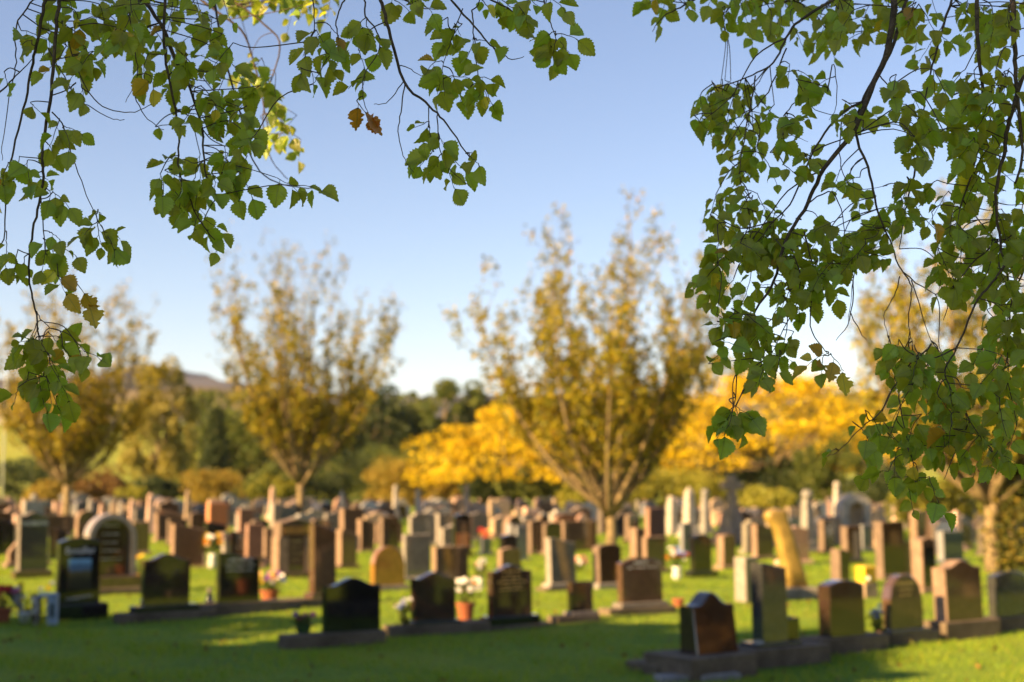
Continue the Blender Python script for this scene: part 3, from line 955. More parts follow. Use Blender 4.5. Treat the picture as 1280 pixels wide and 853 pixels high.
# polished arch memorial (ring arch over a niche)
g = at(136, 740)
r = empty("arch_memorial", g, TH); tag(r, "polished granite arch memorial with pale rim behind the tall black stone", "memorial", GM)
pp = 1 / pxm(g.y); W = (53 * pp - .3 * math.sin(TH + .28)) / math.cos(TH + .28); H = zat(642, g.y)
Geo().box(-W / 2 - .12, W / 2 + .18, -.34, .34, -.05, .10, 0, .02).obj("foundation", M_CONC, r)
Geo().box(-W / 2 - .06, W / 2 + .1, -.27, .27, .10, .34, 0, .02).obj("base", STONE["brown"][0], r)
ag = Geo(); n = 18; ri = W / 2 - .11; ro = W / 2; zc = H - ro
prof = [(-ro, .34)] + [(-ro * math.cos(math.pi * i / n), zc + ro * math.sin(math.pi * i / n)) for i in range(n + 1)] + [(ro, .34)]
prin = [(-ri, .34)] + [(-ri * math.cos(math.pi * i / n), zc + ri * math.sin(math.pi * i / n)) for i in range(n + 1)] + [(ri, .34)]
for i in range(len(prof) - 1):
    a, b, c, d = prof[i], prof[i + 1], prin[i + 1], prin[i]
    ag.rings([[(a[0], -.2, a[1]), (b[0], -.2, b[1]), (b[0], .2, b[1]), (a[0], .2, a[1])], [(d[0], -.2, d[1]), (c[0], -.2, c[1]), (c[0], .2, c[1]), (d[0], .2, d[1])]], 0, True)
ag.obj("arch", surf("granite_honed_pale", (.30, .26, .25), rough=.25, var=.25, fine=150, bump=0, spec=.5), r)
tb = link("tablet", tablet_mesh("tablet", 'round', ri * 2 - .01, zc + ri - .35, .14, list(STONE["darkbrown"])), r, (0, .05, .34))
strokes(tb, ri * 2, H * .62, H * .2, -.07, M_WHITELET, 4, 5)
STONES.append((107, 160, 640, 740, g.y, g.x))

# leaning monolith, the gold of low sunlight put into its colour
g = at(992, 748)
r = empty("leaning_monolith", g, TH - .25); tag(r, "leaning rough monolith coloured sunlit gold with hooked top on grey plinth", "memorial", GM)
ppm = pxm(g.y)
Geo().box(-.36, .42, -.3, .3, -.05, .22, 0, .03).obj("plinth", STONE["weathered"][0], r)
sq = lambda v: math.copysign(abs(v) ** .45, v)
mg = Geo(); rn = random.Random(9); rings = []
Hm = zat(637, g.y)
for i, (cx, hw, zz) in enumerate([(.06, .25, .22), (.0, .24, .42), (-.06, .23, .62), (-.12, .22, .82), (-.18, .21, 1.0), (-.23, .205, 1.15), (-.31, .25, 1.24), (-.35, .27, 1.32), (-.33, .25, 1.39), (-.31, .20, 1.43)]):
    k = zz / 1.43 * Hm
    if i == 0: k = .22
    rings.append([(cx * 1.05 + 0.88 * hw * sq(math.cos(2 * math.pi * (j + .5) / 12)) * (1 + rn.uniform(-.04, .04)), .14 * sq(math.sin(2 * math.pi * (j + .5) / 12)) * (1 + rn.uniform(-.06, .06)) * min(1, hw / .2), k + rn.uniform(-.012, .012)) for j in range(12)])
mg.rings(rings)
mg.obj("slab", surf("sun_gilded_whinstone", (.36, .24, .06), rough=.38, var=.35, scale=3, fine=25, bump=.35, spec=.6), r, True)
STONES.append((955, 1025, 637, 748, g.y, g.x))


def obelisk(label, px, yb, yt, wpx, mat, cross=False, ball=False, urn=False):
    g = at(px, yb); H = zat(yt, g.y); b = wpx / pxm(g.y)
    nm = "cross_monument" if cross else "obelisk"
    r = empty(nm, g, TH); tag(r, label, "monument", "tall monuments in the far rows")
    m = STONE[mat][1]
    b *= .8
    Geo().box(-b * .72, b * .72, -b * .72, b * .72, -.05, H * .09, 0, .03).box(-b * .55, b * .55, -b * .55, b * .55, H * .09, H * .2, 0, .03).obj("stepped_base", m, r)
    s = b * .40; s2 = b * (.26 if not cross else .3)
    if cross:
        z0 = H * .52
        Geo().rings([[(-s, -s, H * .2), (s, -s, H * .2), (s, s, H * .2), (-s, s, H * .2)], [(-s * .7, -s * .7, z0), (s * .7, -s * .7, z0), (s * .7, s * .7, z0), (-s * .7, s * .7, z0)]]).obj("pedestal", m, r)
        q = b * .16
        Geo().box(-q, q, -q, q, z0, H, 0, .01).obj("shaft", m, r)
        Geo().box(-b * .52, b * .52, -q * .98, q * .98, H * .80, H * .80 + 2 * q, 0, .01).obj("crossarm", m, r)
    else:
        Geo().rings([[(-s, -s, H * .2), (s, -s, H * .2), (s, s, H * .2), (-s, s, H * .2)], [(-s2, -s2, H * .9), (s2, -s2, H * .9), (s2, s2, H * .9), (-s2, s2, H * .9)],
                     [(-.02, -.02, H), (.02, -.02, H), (.02, .02, H), (-.02, .02, H)]]).obj("shaft", m, r)
        if ball: Geo().ball((0, 0, H * .96), b * .42).obj("ball_finial", m, r, True)
    STONES.append((px - wpx / 2, px + wpx / 2, yt, yb, g.y, g.x))


obelisk("low white obelisk, leftmost of three beside the cross monument", 840, 668, 620, 18, "marble")
obelisk("tall white obelisk, middle of three beside the cross monument", 862, 672, 609, 21, "marble")
obelisk("grey obelisk with round finial, rightmost of three beside the cross monument", 882, 668, 614, 15, "palegrey", ball=True)
obelisk("tall sandstone cross monument rising above far graves", 915, 680, 594, 36, "sandstone", cross=True)
obelisk("tall pale grey obelisk right of the leaning monolith", 1010, 692, 616, 22, "palegrey", ball=True)
obelisk("slim pink obelisk behind blue-grey headstone at right", 1196, 690, 638, 18, "pink")
obelisk("pale pillar memorial right of the white arched memorial", 1098, 684, 630, 26, "sandstone")
obelisk("slim pale obelisk among far left graves beside the conifer", 187, 668, 616, 13, "pink")
obelisk("slim pale obelisk in front of the orange hedge shrub", 234, 655, 612, 10, "sandstone")
obelisk("slim pale obelisk just left of the slender tree's trunk", 340, 650, 608, 10, "pink")
obelisk("short white obelisk right of the slender tree's trunk", 427, 655, 614, 10, "marble")
obelisk("white ball-topped obelisk below the orange tan shrub", 494, 650, 608, 9, "marble", ball=True)
obelisk("white ball-topped obelisk left of the smaller yellow maple", 522, 655, 614, 9, "marble", ball=True)
obelisk("pale obelisk under the smaller yellow maple's crown", 583, 652, 608, 10, "sandstone", ball=True)
obelisk("sandstone obelisk below the smaller yellow maple's trunk", 614, 664, 622, 12, "sandstone")
obelisk("white ball-topped pillar in front of the dark shrub at right", 1047, 660, 604, 13, "marble", ball=True)
for i, (px, lb) in enumerate([(112, "first"), (126, "second"), (140, "third"), (150, "fourth"), (164, "fifth")]):
    obelisk(f"short pale pillar, {lb} from left of five behind the granite arch", px, 664, 622 + (i * 7) % 9, 10, ("marble", "pink", "sandstone")[i % 3])

# white arched memorial with wings
g = at(1068, 680); H = zat(617, g.y); W = 38 / pxm(g.y) * 1.15
r = empty("arched_memorial", g, TH - .3); tag(r, "white arched memorial with low wing walls in the far rows at right", "memorial")
ag = Geo(); ri = W * .26; ro = W * .5; zc = H - ro
po = [(-ro, 0)] + [(-ro * math.cos(math.pi * i / n), zc + ro * math.sin(math.pi * i / n)) for i in range(n + 1)] + [(ro, 0)]
pi_ = [(-ri, 0)] + [(-ri * math.cos(math.pi * i / n), zc + ri * math.sin(math.pi * i / n)) for i in range(n + 1)] + [(ri, 0)]
for i in range(len(po) - 1):
    a, b, c, d = po[i], po[i + 1], pi_[i + 1], pi_[i]
    ag.rings([[(a[0], -.25, a[1]), (b[0], -.25, b[1]), (b[0], .25, b[1]), (a[0], .25, a[1])], [(d[0], -.25, d[1]), (c[0], -.25, c[1]), (c[0], .25, c[1]), (d[0], .25, d[1])]])
ag.obj("arch", STONE["marble"][0], r)
Geo().box(-ri, ri, .02, .2, 0, zc + ri * .95).obj("niche_panel", STONE["sandstone"][0], r)
for s in (-1, 1):
    Geo().box(min(s * ro, s * (ro + W * .5)) + .002, max(s * ro, s * (ro + W * .5)) - .002, -.18, .18, 0, H * .55, 0, .04).obj("wing_wall", STONE["sandstone"][0], r)
STONES.append((1025, 1105, 617, 680, g.y, g.x))

# small black box stone beside the tall narrow front stone
g = at(993, 822); g.z = .0
r = empty("vase_block", g + UY * .1, TH); tag(r, "small black granite vase block beside the tall narrow front headstone", "vase block")
Geo().box(-.11, .10, -.10, .10, .242, .52, 0, .012).obj("block", STONE["black"][0], r)
Geo().lathe([(.045, .515), (.05, .53), (.03, .532)], 10).obj("lid", STONE["grey"][1], r)
Geo().box(-.12, .11, -.11, .11, -.05, .24).obj("footing", M_CONC, r)

# concrete steps in front of nearest right headstone
g = at(815, 838)
r = empty("concrete_step", g, TH); tag(r, "worn concrete step leading left from the nearest right headstone", "step")
Geo().box(-.15, .62, -.30, .34, -.06, .10, 0, .02).obj("lower_slab", M_CONC, r)
Geo().box(.1, .63, -.2, .3, .10, .19, 0, .02).obj("upper_slab", M_CONC, r)
g = at(868, 846)
fl = Geo().box(-.48, .55, -.15, .15, -.05, .035, 0, .01).obj("grave_marker", STONE["palegrey"][0], None, loc=g, rot=(0, 0, TH * .6))
tag(fl, "flat pale grave marker set in grass before nearest right headstone", "grave marker")

# ------------------------------------------------------------------ far rows of headstones
rn = random.Random(31)
far = []
NAMES = dict(brown="brown", darkbrown="dark brown", grey="grey", bluegrey="blue-grey", red="red granite", sandstone="sandstone", marble="white", pink="pink granite", weathered="weathered", palegrey="pale grey", black="black")
KN = dict(flat="flat-topped", peak="peaked", round="round-topped", ogee="ogee-topped", curve="curved-top", slant="slant-topped", gothic="pointed", shoulder="shouldered")


def topx(x, y): return 640 + x / (y * CP) * FPX


for row in range(0, 60):
    off = 33 + row * 1.75
    s = -70.0 + rn.uniform(0, 1)
    while s < 60:
        s += rn.uniform(1.6, 3.0)
        p = Vector((0, off, 0)) + UX * s + UY * rn.uniform(-.2, .2)
        if not (36 < p.y < 88): continue
        if p.y > 84 and rn.random() < .5: continue
        px = topx(p.x, p.y)
        if not (-25 < px < 1305) or rn.random() < (.25 if p.y < 58 else .5): continue
        py = 590 + CAMZ / p.y * FPX
        hpx = rn.uniform(.7, 1.15) * pxm(p.y)
        if any(x0 - 6 < px < x1 + 6 and abs(sy - p.y) < .9 or (abs(sx - p.x) < .9 and abs(sy - p.y) < .9) for x0, x1, yt, yb, sy, sx in STONES): continue
        # do not stand in front of a hand-placed stone
        if any(p.y < sy and x0 - (3 if p.y < 46 else 8) < px < x1 + (3 if p.y < 46 else 8) and py - hpx < yb - 6 and py > yt for x0, x1, yt, yb, sy, sx in STONES): continue
        if abs(px - 762) < 22 and p.y < 45 or abs(px - 372) < 8 and p.y < 61: continue
        mt = rn.choices(["brown", "darkbrown", "grey", "bluegrey", "red", "sandstone", "marble", "pink", "weathered", "palegrey", "black"], [17, 15, 14, 8, 5, 10, 5, 15, 6, 6, 7])[0]
        kd = rn.choice(list(KN))
        far.append((p, px, py, hpx, mt, kd, rn.uniform(.65, 1.1), rn.uniform(.14, .32)))
far.sort(key=lambda a: a[1])
ZONES = [(200, "behind the granite arch"), (345, "around the terracotta block"), (520, "near the slender golden tree"), (680, "below the smaller yellow maple"), (840, "around the central tree"),
         (945, "near the white obelisks"), (1110, "around the white arched memorial"), (2000, "left of the ivy-clad tree")]
meta = []
for p, px, py, hpx, mt, kd, W, t in far:
    zone = next(z for lim, z in ZONES if px < lim)
    band = "nearer rows" if p.y < 54 else ("middle rows" if p.y < 69 else "farthest rows")
    meta.append((NAMES[mt], KN[kd], band, zone))
cnt, seen = {}, {}
for m_ in meta: cnt[m_] = cnt.get(m_, 0) + 1
cache = {}
for (p, px, py, hpx, mt, kd, W, t), m_ in zip(far, meta):
    seen[m_] = seen.get(m_, 0) + 1
    if cnt[m_] == 1: lb = f"{m_[0]} {m_[1]} headstone in the {m_[2]} {m_[3]}"
    else: lb = f"{m_[0]} {m_[1]} headstone, {ords[seen[m_] - 1]} from left, {m_[2]} {m_[3]}"
    p.z = float(gh(np.array(p.x), np.array(p.y)))
    r = empty("headstone", p, TH + rn.uniform(-.08, .08)); tag(r, lb, "headstone", "headstones in the far rows")
    H = hpx / pxm(p.y)
    key = (mt, kd, round(W * 5), round(H * 5), round(t * 10))
    if key not in cache:
        W_, H_, t_ = key[2] / 5, key[3] / 5, max(.12, key[4] / 10)
        cache[key] = (Geo().box(-W_ / 2 - .08, W_ / 2 + .08, -t_ / 2 - .07, t_ / 2 + .07, -.1, .12, 0, .015).me("base", STONE[mt][1]), tablet_mesh("tablet", kd, W_, H_ - .12, t_, list(STONE[mt])))
    link("base", cache[key][0], r)
    link("tablet", cache[key][1], r, (0, 0, .12), (rn.uniform(-.05, .01), rn.uniform(-.02, .02), 0))
print("far stones", len(far), len([o for o in bpy.data.objects if o.name.startswith('headstone')]))

# ------------------------------------------------------------------ flowers and offerings


def bouquet(name, label, px, py, hpx, wpx, cols, pot=None, z=0.0, n=9, seed=1, potmat=None, br=None):
    g = at(px, py, z); ppm = pxm(g.y); H = hpx / ppm; W = wpx / ppm
    rn = random.Random(seed)
    r = empty(name, g); tag(r, label, "flowers")
    ph = H * (.42 if pot else .08)
    if pot == 'vase': Geo().lathe([(W * .18, 0), (W * .22, ph * .4), (W * .16, ph * .75), (W * .22, ph), (W * .17, ph)], 12).obj("vase", potmat or M_WHITE, r, True)
    elif pot == 'pot': Geo().lathe([(W * .26, 0), (W * .34, ph * .85), (W * .38, ph * .86), (W * .38, ph), (W * .3, ph * .98)], 14).obj("pot", potmat or M_TERRA, r)
    st = Geo(); fl = []
    for i in range(n):
        a = rn.uniform(0, 6.283); q = math.sqrt(rn.random()) * W * .5
        e = Vector((math.cos(a) * q, math.sin(a) * q * .7, ph + (H - ph) * rn.uniform(.45, 1)))
        st.tube(bez((0, 0, ph * .8), e, (0, 0, .02), 3), .006, 4)
        fl.append((e, cols[i % len(cols)]))
    st.obj("stems", M_STEM, r)
    rs_ = np.random.RandomState(seed)
    ps = np.stack([rs_.normal(size=70) * W * .22, rs_.normal(size=70) * W * .18, ph + (H - ph) * rs_.uniform(.0, .75, 70)], 1)
    link("leaves", mesh_np("leaves", leaf_quads(rs_, ps, np.full(70, .09)), 4, L_MID), r)["kind"] = "stuff"
    for e, c in fl:
        b = br or max(.035, W * .12)
        f = Geo()
        f.ball((0, 0, b * .25), b * .35, 0, 7, 5)
        for k in range(7):            # petals
            a = 2 * math.pi * k / 7
            d = Vector((math.cos(a), math.sin(a), 0)); s_ = Vector((-math.sin(a), math.cos(a), 0))
            o = len(f.v)
            f.v += [tuple(d * .1 * b), tuple(d * .6 * b + s_ * .42 * b + Vector((0, 0, .3 * b))), tuple(d * 1.05 * b + Vector((0, 0, .25 * b))), tuple(d * .6 * b - s_ * .42 * b + Vector((0, 0, .3 * b)))]
            f.f.append((o, o + 1, o + 2, o + 3)); f.m.append(0)
        o = f.obj("flower", FLOWERC[c], r, loc=e, rot=(rn.uniform(.2, 1.3), rn.uniform(-.4, .4), rn.uniform(-.5, .5)))
    return r


bouquet("flower_vase", "yellow and peach flowers in tall pale vase before brown sloping headstone", 265, 712, 46, 24, ["yellow", "peach", "white", "orange"], 'vase', n=14, seed=2, br=.09)
bouquet("flower_bunch", "purple and yellow flowers beside the white-lettered black headstone", 337, 752, 34, 34, ["purple", "yellow", "white", "purple", "peach"], 'pot', n=14, seed=3, br=.075, z=.05)
bouquet("flower_bunch", "crimson and purple flowers on concrete left of the near-black headstone", 379, 791, 24, 30, ["crimson", "purple", "pink"], 'pot', z=.19, n=10, seed=4, br=.05, potmat=M_STEM)
bouquet("flower_pot", "white flowers in red clay pot between the centre front headstones", 582, 776, 52, 32, ["white", "white", "peach"], 'pot', z=.12, n=14, seed=5, br=.06)
bouquet("flower_bunch", "small white and lilac flowers left of bronze-brown headstone", 504, 783, 36, 22, ["white", "blue", "white"], None, z=.15, n=9, seed=6, br=.04)
bouquet("flower_vase", "orange, blue and white flowers in pale vase right of the central tree", 846, 726, 40, 28, ["orange", "blue", "white", "red"], 'vase', n=12, seed=7, br=.07)
bouquet("flower_bunch", "blue flowers between right front headstones", 1097, 792, 34, 18, ["blue", "blue", "white"], None, z=.18, n=10, seed=8, br=.035)
bouquet("flower_bunch", "pink roses laid against tall brown right front headstone", 1208, 752, 34, 40, ["pink", "pink", "red", "peach"], None, z=.28, n=12, seed=9, br=.055)
bouquet("flower_bunch", "red poinsettia plant cut off by the left edge", 2, 778, 42, 34, ["red", "red", "crimson"], 'pot', n=9, seed=10, br=.075)
bouquet("flower_vase", "yellow daffodil bunch between poinsettia and tall black stone", 40, 776, 46, 46, ["yellow", "yellow", "white"], None, n=12, seed=11, br=.05)
bouquet("flower_bunch", "orange flowers by the small grey box behind peaked left headstone", 176, 726, 34, 12, ["orange", "yellow"], None, n=7, seed=12, br=.05)
bouquet("flower_bunch", "red and peach flowers near the black terracotta-panelled headstone", 603, 684, 22, 30, ["yellow", "red", "peach"], None, n=9, seed=13, br=.1)
bouquet("flower_bunch", "peach flowers right of the tall tapered grey slab", 725, 716, 20, 22, ["peach", "pink", "white"], None, n=9, seed=14, br=.07)
bouquet("flower_vase", "white flowers behind white-topped brown stone, left of inscribed headstone", 600, 740, 40, 16, ["white", "peach"], 'vase', n=9, seed=15, br=.06)

g = at(30, 780); ppm = pxm(g.y)
o = Geo().lathe([(.075, 0), (.10, .17), (.105, .18), (.085, .18)], 14).obj("white_pot", M_WHITE, None, True, loc=g)
tag(o, "small white pot on grass left of the birch-patterned vase", "pot")
g = at(43, 782)
o = Geo().lathe([(.052, 0), (.056, .2), (.054, .40), (.058, .46), (.045, .46)], 12).obj("birch_vase", birch_mat(), None, True, loc=g)
tag(o, "tall white vase with birch-bark pattern left of tall black stone", "vase")
g = at(58, 781)
r = empty("lantern", g, .1); tag(r, "pale blue grave lantern frame against tall black stone", "lantern")
Geo().box(.02, .17, -.07, .07, 0, .44, 0, .01).obj("body", M_BLUEW, r)
Geo().box(-.14, .172, -.075, .075, .44, .50, 0, .02).obj("top", M_BLUEW, r)
Geo().box(-.13, -.10, -.05, .05, 0, .44).obj("post", STONE["black"][0], r)
Geo().box(.06, .13, -.075, -.068, .12, .34).obj("window", STONE["bluegrey"][0], r)
g = at(20, 776)
r = empty("paper_cone", g, 0); tag(r, "silver paper flower cone leaning over the white pot", "wrapped flowers")
cg = Geo(); tip, mouth = Vector((.10, .05, .10)), Vector((-.08, 0, .52))
cg.tube([tip, tip.lerp(mouth, .5), mouth], [.02, .08, .13], 10); cg.obj("wrap", M_SILVERP, r)
st = Geo().tube([mouth, mouth + Vector((-.03, 0, .07))], [.05, .02], 6).obj("stems", M_STEM, r)
g = at(848, 762)
o = Geo().lathe([(.075, 0), (.10, .15), (.115, .152), (.115, .19), (.09, .18)], 14).obj("clay_pot", M_TERRA, None, loc=g)
tag(o, "empty red clay pot on lawn left of the nearest right headstone", "pot")
g = at(1083, 746)
r = empty("flower_box", g, TH); tag(r, "bright yellow flower box on pale stone stand right of centre", "flower box")
pm = 1 / pxm(g.y)
Geo().box(-.17, .17, -.14, .14, -.05, .28, 0, .02).obj("stand", STONE["sandstone"][0], r)
Geo().box(-.155, .155, -.12, .12, .28, .60, 0, .02).obj("box", M_YELLOWBOX, r)
Geo().ball((-.07, -.13, .36), .05).obj("ornament", M_WHITE, r, True)
g = at(164, 724)
r = empty("grey_box", g, TH); tag(r, "small grey stone vase box right of the granite arch", "vase box")
Geo().box(-.14, .14, -.12, .12, -.05, .27, 0, .015).obj("block", STONE["grey"][0], r)
Geo().box(-.1, .1, -.08, .08, .27, .29).obj("lid", STONE["black"][0], r)
g = at(160, 762)
# figurine by the black lettered stone
g = at(262, 757)
r = empty("figurine", g, 0); tag(r, "small dark seated figurine left of the white-lettered black headstone", "ornament")
Geo().lathe([(.08, 0), (.09, .05), (.07, .12), (.045, .18), (.05, .2), (.03, .23)], 10).obj("body", STONE["black"][0], r, True)
Geo().ball((0, 0, .27), .05).obj("head", STONE["darkgrey"][1], r, True)

# ------------------------------------------------------------------ overhanging elms: leaves


def elm_leaf_mat(name, top, under, trans, k=0.42):
    m, n, b = nodes(name)
    uv = N(n, "ShaderNodeUVMap")
    sx = N(n, "ShaderNodeSeparateXYZ"); n.links.new(uv.outputs[0], sx.inputs[0])

    def math_(op, a, b_=None, c_=None):
        q = N(n, "ShaderNodeMath", operation=op)
        for i, v in enumerate((a, b_, c_)):
            if v is None: continue
            if isinstance(v, (int, float)): q.inputs[i].default_value = v
            else: n.links.new(v, q.inputs[i])
        return q.outputs[0]
    au = math_('ABSOLUTE', math_('SUBTRACT', sx.outputs[0], 0.5))
    ph = math_('FRACT', math_('SUBTRACT', math_('MULTIPLY', sx.outputs[1], 8.0), math_('MULTIPLY', au, 5.0)))
    vein = math_('SUBTRACT', 1.0, math_('MULTIPLY', math_('MINIMUM', ph, math_('SUBTRACT', 1.0, ph)), 9.0))
    mid = math_('SUBTRACT', 1.0, math_('MULTIPLY', au, 26.0))
    vn = math_('MAXIMUM', math_('MAXIMUM', math_('MULTIPLY', vein, .55), mid), 0.0)
    g = N(n, "ShaderNodeNewGeometry"); oi = N(n, "ShaderNodeObjectInfo")
    rnd = math_('FRACT', math_('ADD', g.outputs["Random Per Island"], oi.outputs["Random"]))
    tc = N(n, "ShaderNodeTexCoord")
    no = N(n, "ShaderNodeTexNoise", i_Scale=3.0, i_Detail=4.0); n.links.new(uv.outputs[0], no.inputs[0])
    hs = N(n, "ShaderNodeHueSaturation")
    mx = N(n, "ShaderNodeMix", data_type='RGBA'); mx.inputs[6].default_value = (*top, 1); mx.inputs[7].default_value = (*under, 1)
    n.links.new(g.outputs["Backfacing"], mx.inputs[0])
    n.links.new(mx.outputs[2], hs.inputs["Color"])
    n.links.new(math_('MULTIPLY_ADD', rnd, .085, .455), hs.inputs["Hue"])
    n.links.new(math_('MULTIPLY_ADD', no.outputs["Fac"], .5, math_('MULTIPLY_ADD', rnd, 1.0, .35)), hs.inputs["Value"])
    m2 = N(n, "ShaderNodeMix", data_type='RGBA'); m2.inputs[7].default_value = (.34, .40, .14, 1)
    n.links.new(math_('MULTIPLY', vn, .6), m2.inputs[0]); n.links.new(hs.outputs[0], m2.inputs[6])
    n.links.new(m2.outputs[2], b.inputs["Base Color"])
    b.inputs["Roughness"].default_value = .36
    b.inputs["Specular IOR Level"].default_value = .6
    bp = N(n, "ShaderNodeBump", i_Strength=.5, i_Distance=.002)
    n.links.new(math_('MULTIPLY', vn, -1.0), bp.inputs["Height"]); n.links.new(bp.outputs[0], b.inputs["Normal"])
    t = N(n, "ShaderNodeBsdfTranslucent")
    h2 = N(n, "ShaderNodeHueSaturation"); h2.inputs["Color"].default_value = (*trans, 1)
    n.links.new(math_('MULTIPLY_ADD', rnd, .04, .48), h2.inputs["Hue"])
    n.links.new(math_('MULTIPLY_ADD', vn, -.4, 1.0), h2.inputs["Value"])
    n.links.new(h2.outputs[0], t.inputs[0]); n.links.new(bp.outputs[0], t.inputs["Normal"])
    s = N(n, "ShaderNodeMixShader"); s.inputs[0].default_value = k
    n.links.new(b.outputs[0], s.inputs[1]); n.links.new(t.outputs[0], s.inputs[2])
    n.links.new(s.outputs[0], n.nodes["Material Output"].inputs[0])
    return m


ELM = dict(green=elm_leaf_mat("elm_leaf_green", (.18, .235, .015), (.23, .285, .04), (.62, .70, .035), .52),
           yellow=elm_leaf_mat("elm_leaf_yellow", (.62, .44, .03), (.62, .46, .06), (.85, .62, .03)),
           brown=elm_leaf_mat("elm_leaf_brown", (.48, .20, .02), (.5, .22, .03), (.7, .32, .02)))


def leaf_shape(seed, holes=False):
    """unit-length serrated elm leaf along +Y, face up +Z: verts, tris, uvs"""
    rn = random.Random(seed)
    NS = 8
    wid = rn.uniform(.36, .46); fold = rn.uniform(.15, .8); curl = rn.uniform(-.4, 1.1); twist = rn.uniform(-.35, .35)
    skew = rn.uniform(-.04, .04)
    V, UV, F = [], [], []

    def bendp(x, t):
        z = fold * abs(x) - curl * (t - .25) ** 2 * (1 if t > .25 else .3) * .6 + .02 * math.sin(t * 17 + seed) * (abs(x) / .3)
        a = twist * t
        return (x * math.cos(a) + skew * t * t, t, z + x * math.sin(a))

    def prof(t):
        return wid * (math.sin(math.pi * min(1, t) ** .78) ** .82) * (1 - .25 * t ** 3) if 0 < t < 1 else 0
    for i in range(NS + 1):
        t = i / NS
        V.append(bendp(0, t)); UV.append((.5, t))
    pet = .16
    for s in (-1, 1):
        e = []
        for j in range(2 * NS + 1):
            t = j / (2 * NS)
            w_ = prof(t)
            tt = t
            if 0 < j < 2 * NS:
                if j % 2: w_ *= 1.07; tt = t + .030       # tooth points forward
                else: w_ *= .90
                if s > 0 and t < .15: w_ *= .75            # lopsided elm base
            if holes and rn.random() < .16: w_ *= rn.uniform(.35, .7)
            e.append(len(V)); V.append(bendp(s * w_, min(tt, 1.0))); UV.append((.5 + s * .5 * (w_ / wid), t))
        for i in range(NS):
            a, b = i, i + 1
            for tri in ((a, e[2 * i], e[2 * i + 1]), (a, e[2 * i + 1], b), (b, e[2 * i + 1], e[2 * i + 2])):
                F.append(tri if s < 0 else tri[::-1])
    o = len(V)
    V += [(-.012, -pet, .0), (.012, -pet, 0), (.012, .02, .004), (-.012, .02, .004)]
    UV += [(.5, 0)] * 4
    F.append((o, o + 1, o + 2, o + 3))
    return V, F, UV


LEAFSHAPES = [leaf_shape(i) for i in range(8)] + [leaf_shape(40 + i, True) for i in range(3)]
_leafmesh = {}


def leaf_mesh(k, col):
    if (k, col) not in _leafmesh:
        V_, F_, U_ = LEAFSHAPES[k]
        me = mesh("leaf", V_, F_, ELM[col], None, True)
        uvl = me.uv_layers.new(name="UVMap")
        for lp in me.loops: uvl.data[lp.index].uv = U_[lp.vertex_index]
        _leafmesh[(k, col)] = me
    return _leafmesh[(k, col)]


def catmull(pts, k=5):
    out = []
    n = len(pts)
    for i in range(n - 1):
        p0, p1, p2, p3 = pts[max(i - 1, 0)], pts[i], pts[i + 1], pts[min(i + 2, n - 1)]
        for j in range(k):
            t = j / k
            out.append(.5 * ((2 * p1) + (p2 - p0) * t + (2 * p0 - 5 * p1 + 4 * p2 - p3) * t * t + (3 * p1 - p0 - 3 * p2 + p3) * t ** 3))
    out.append(pts[-1])
    return out


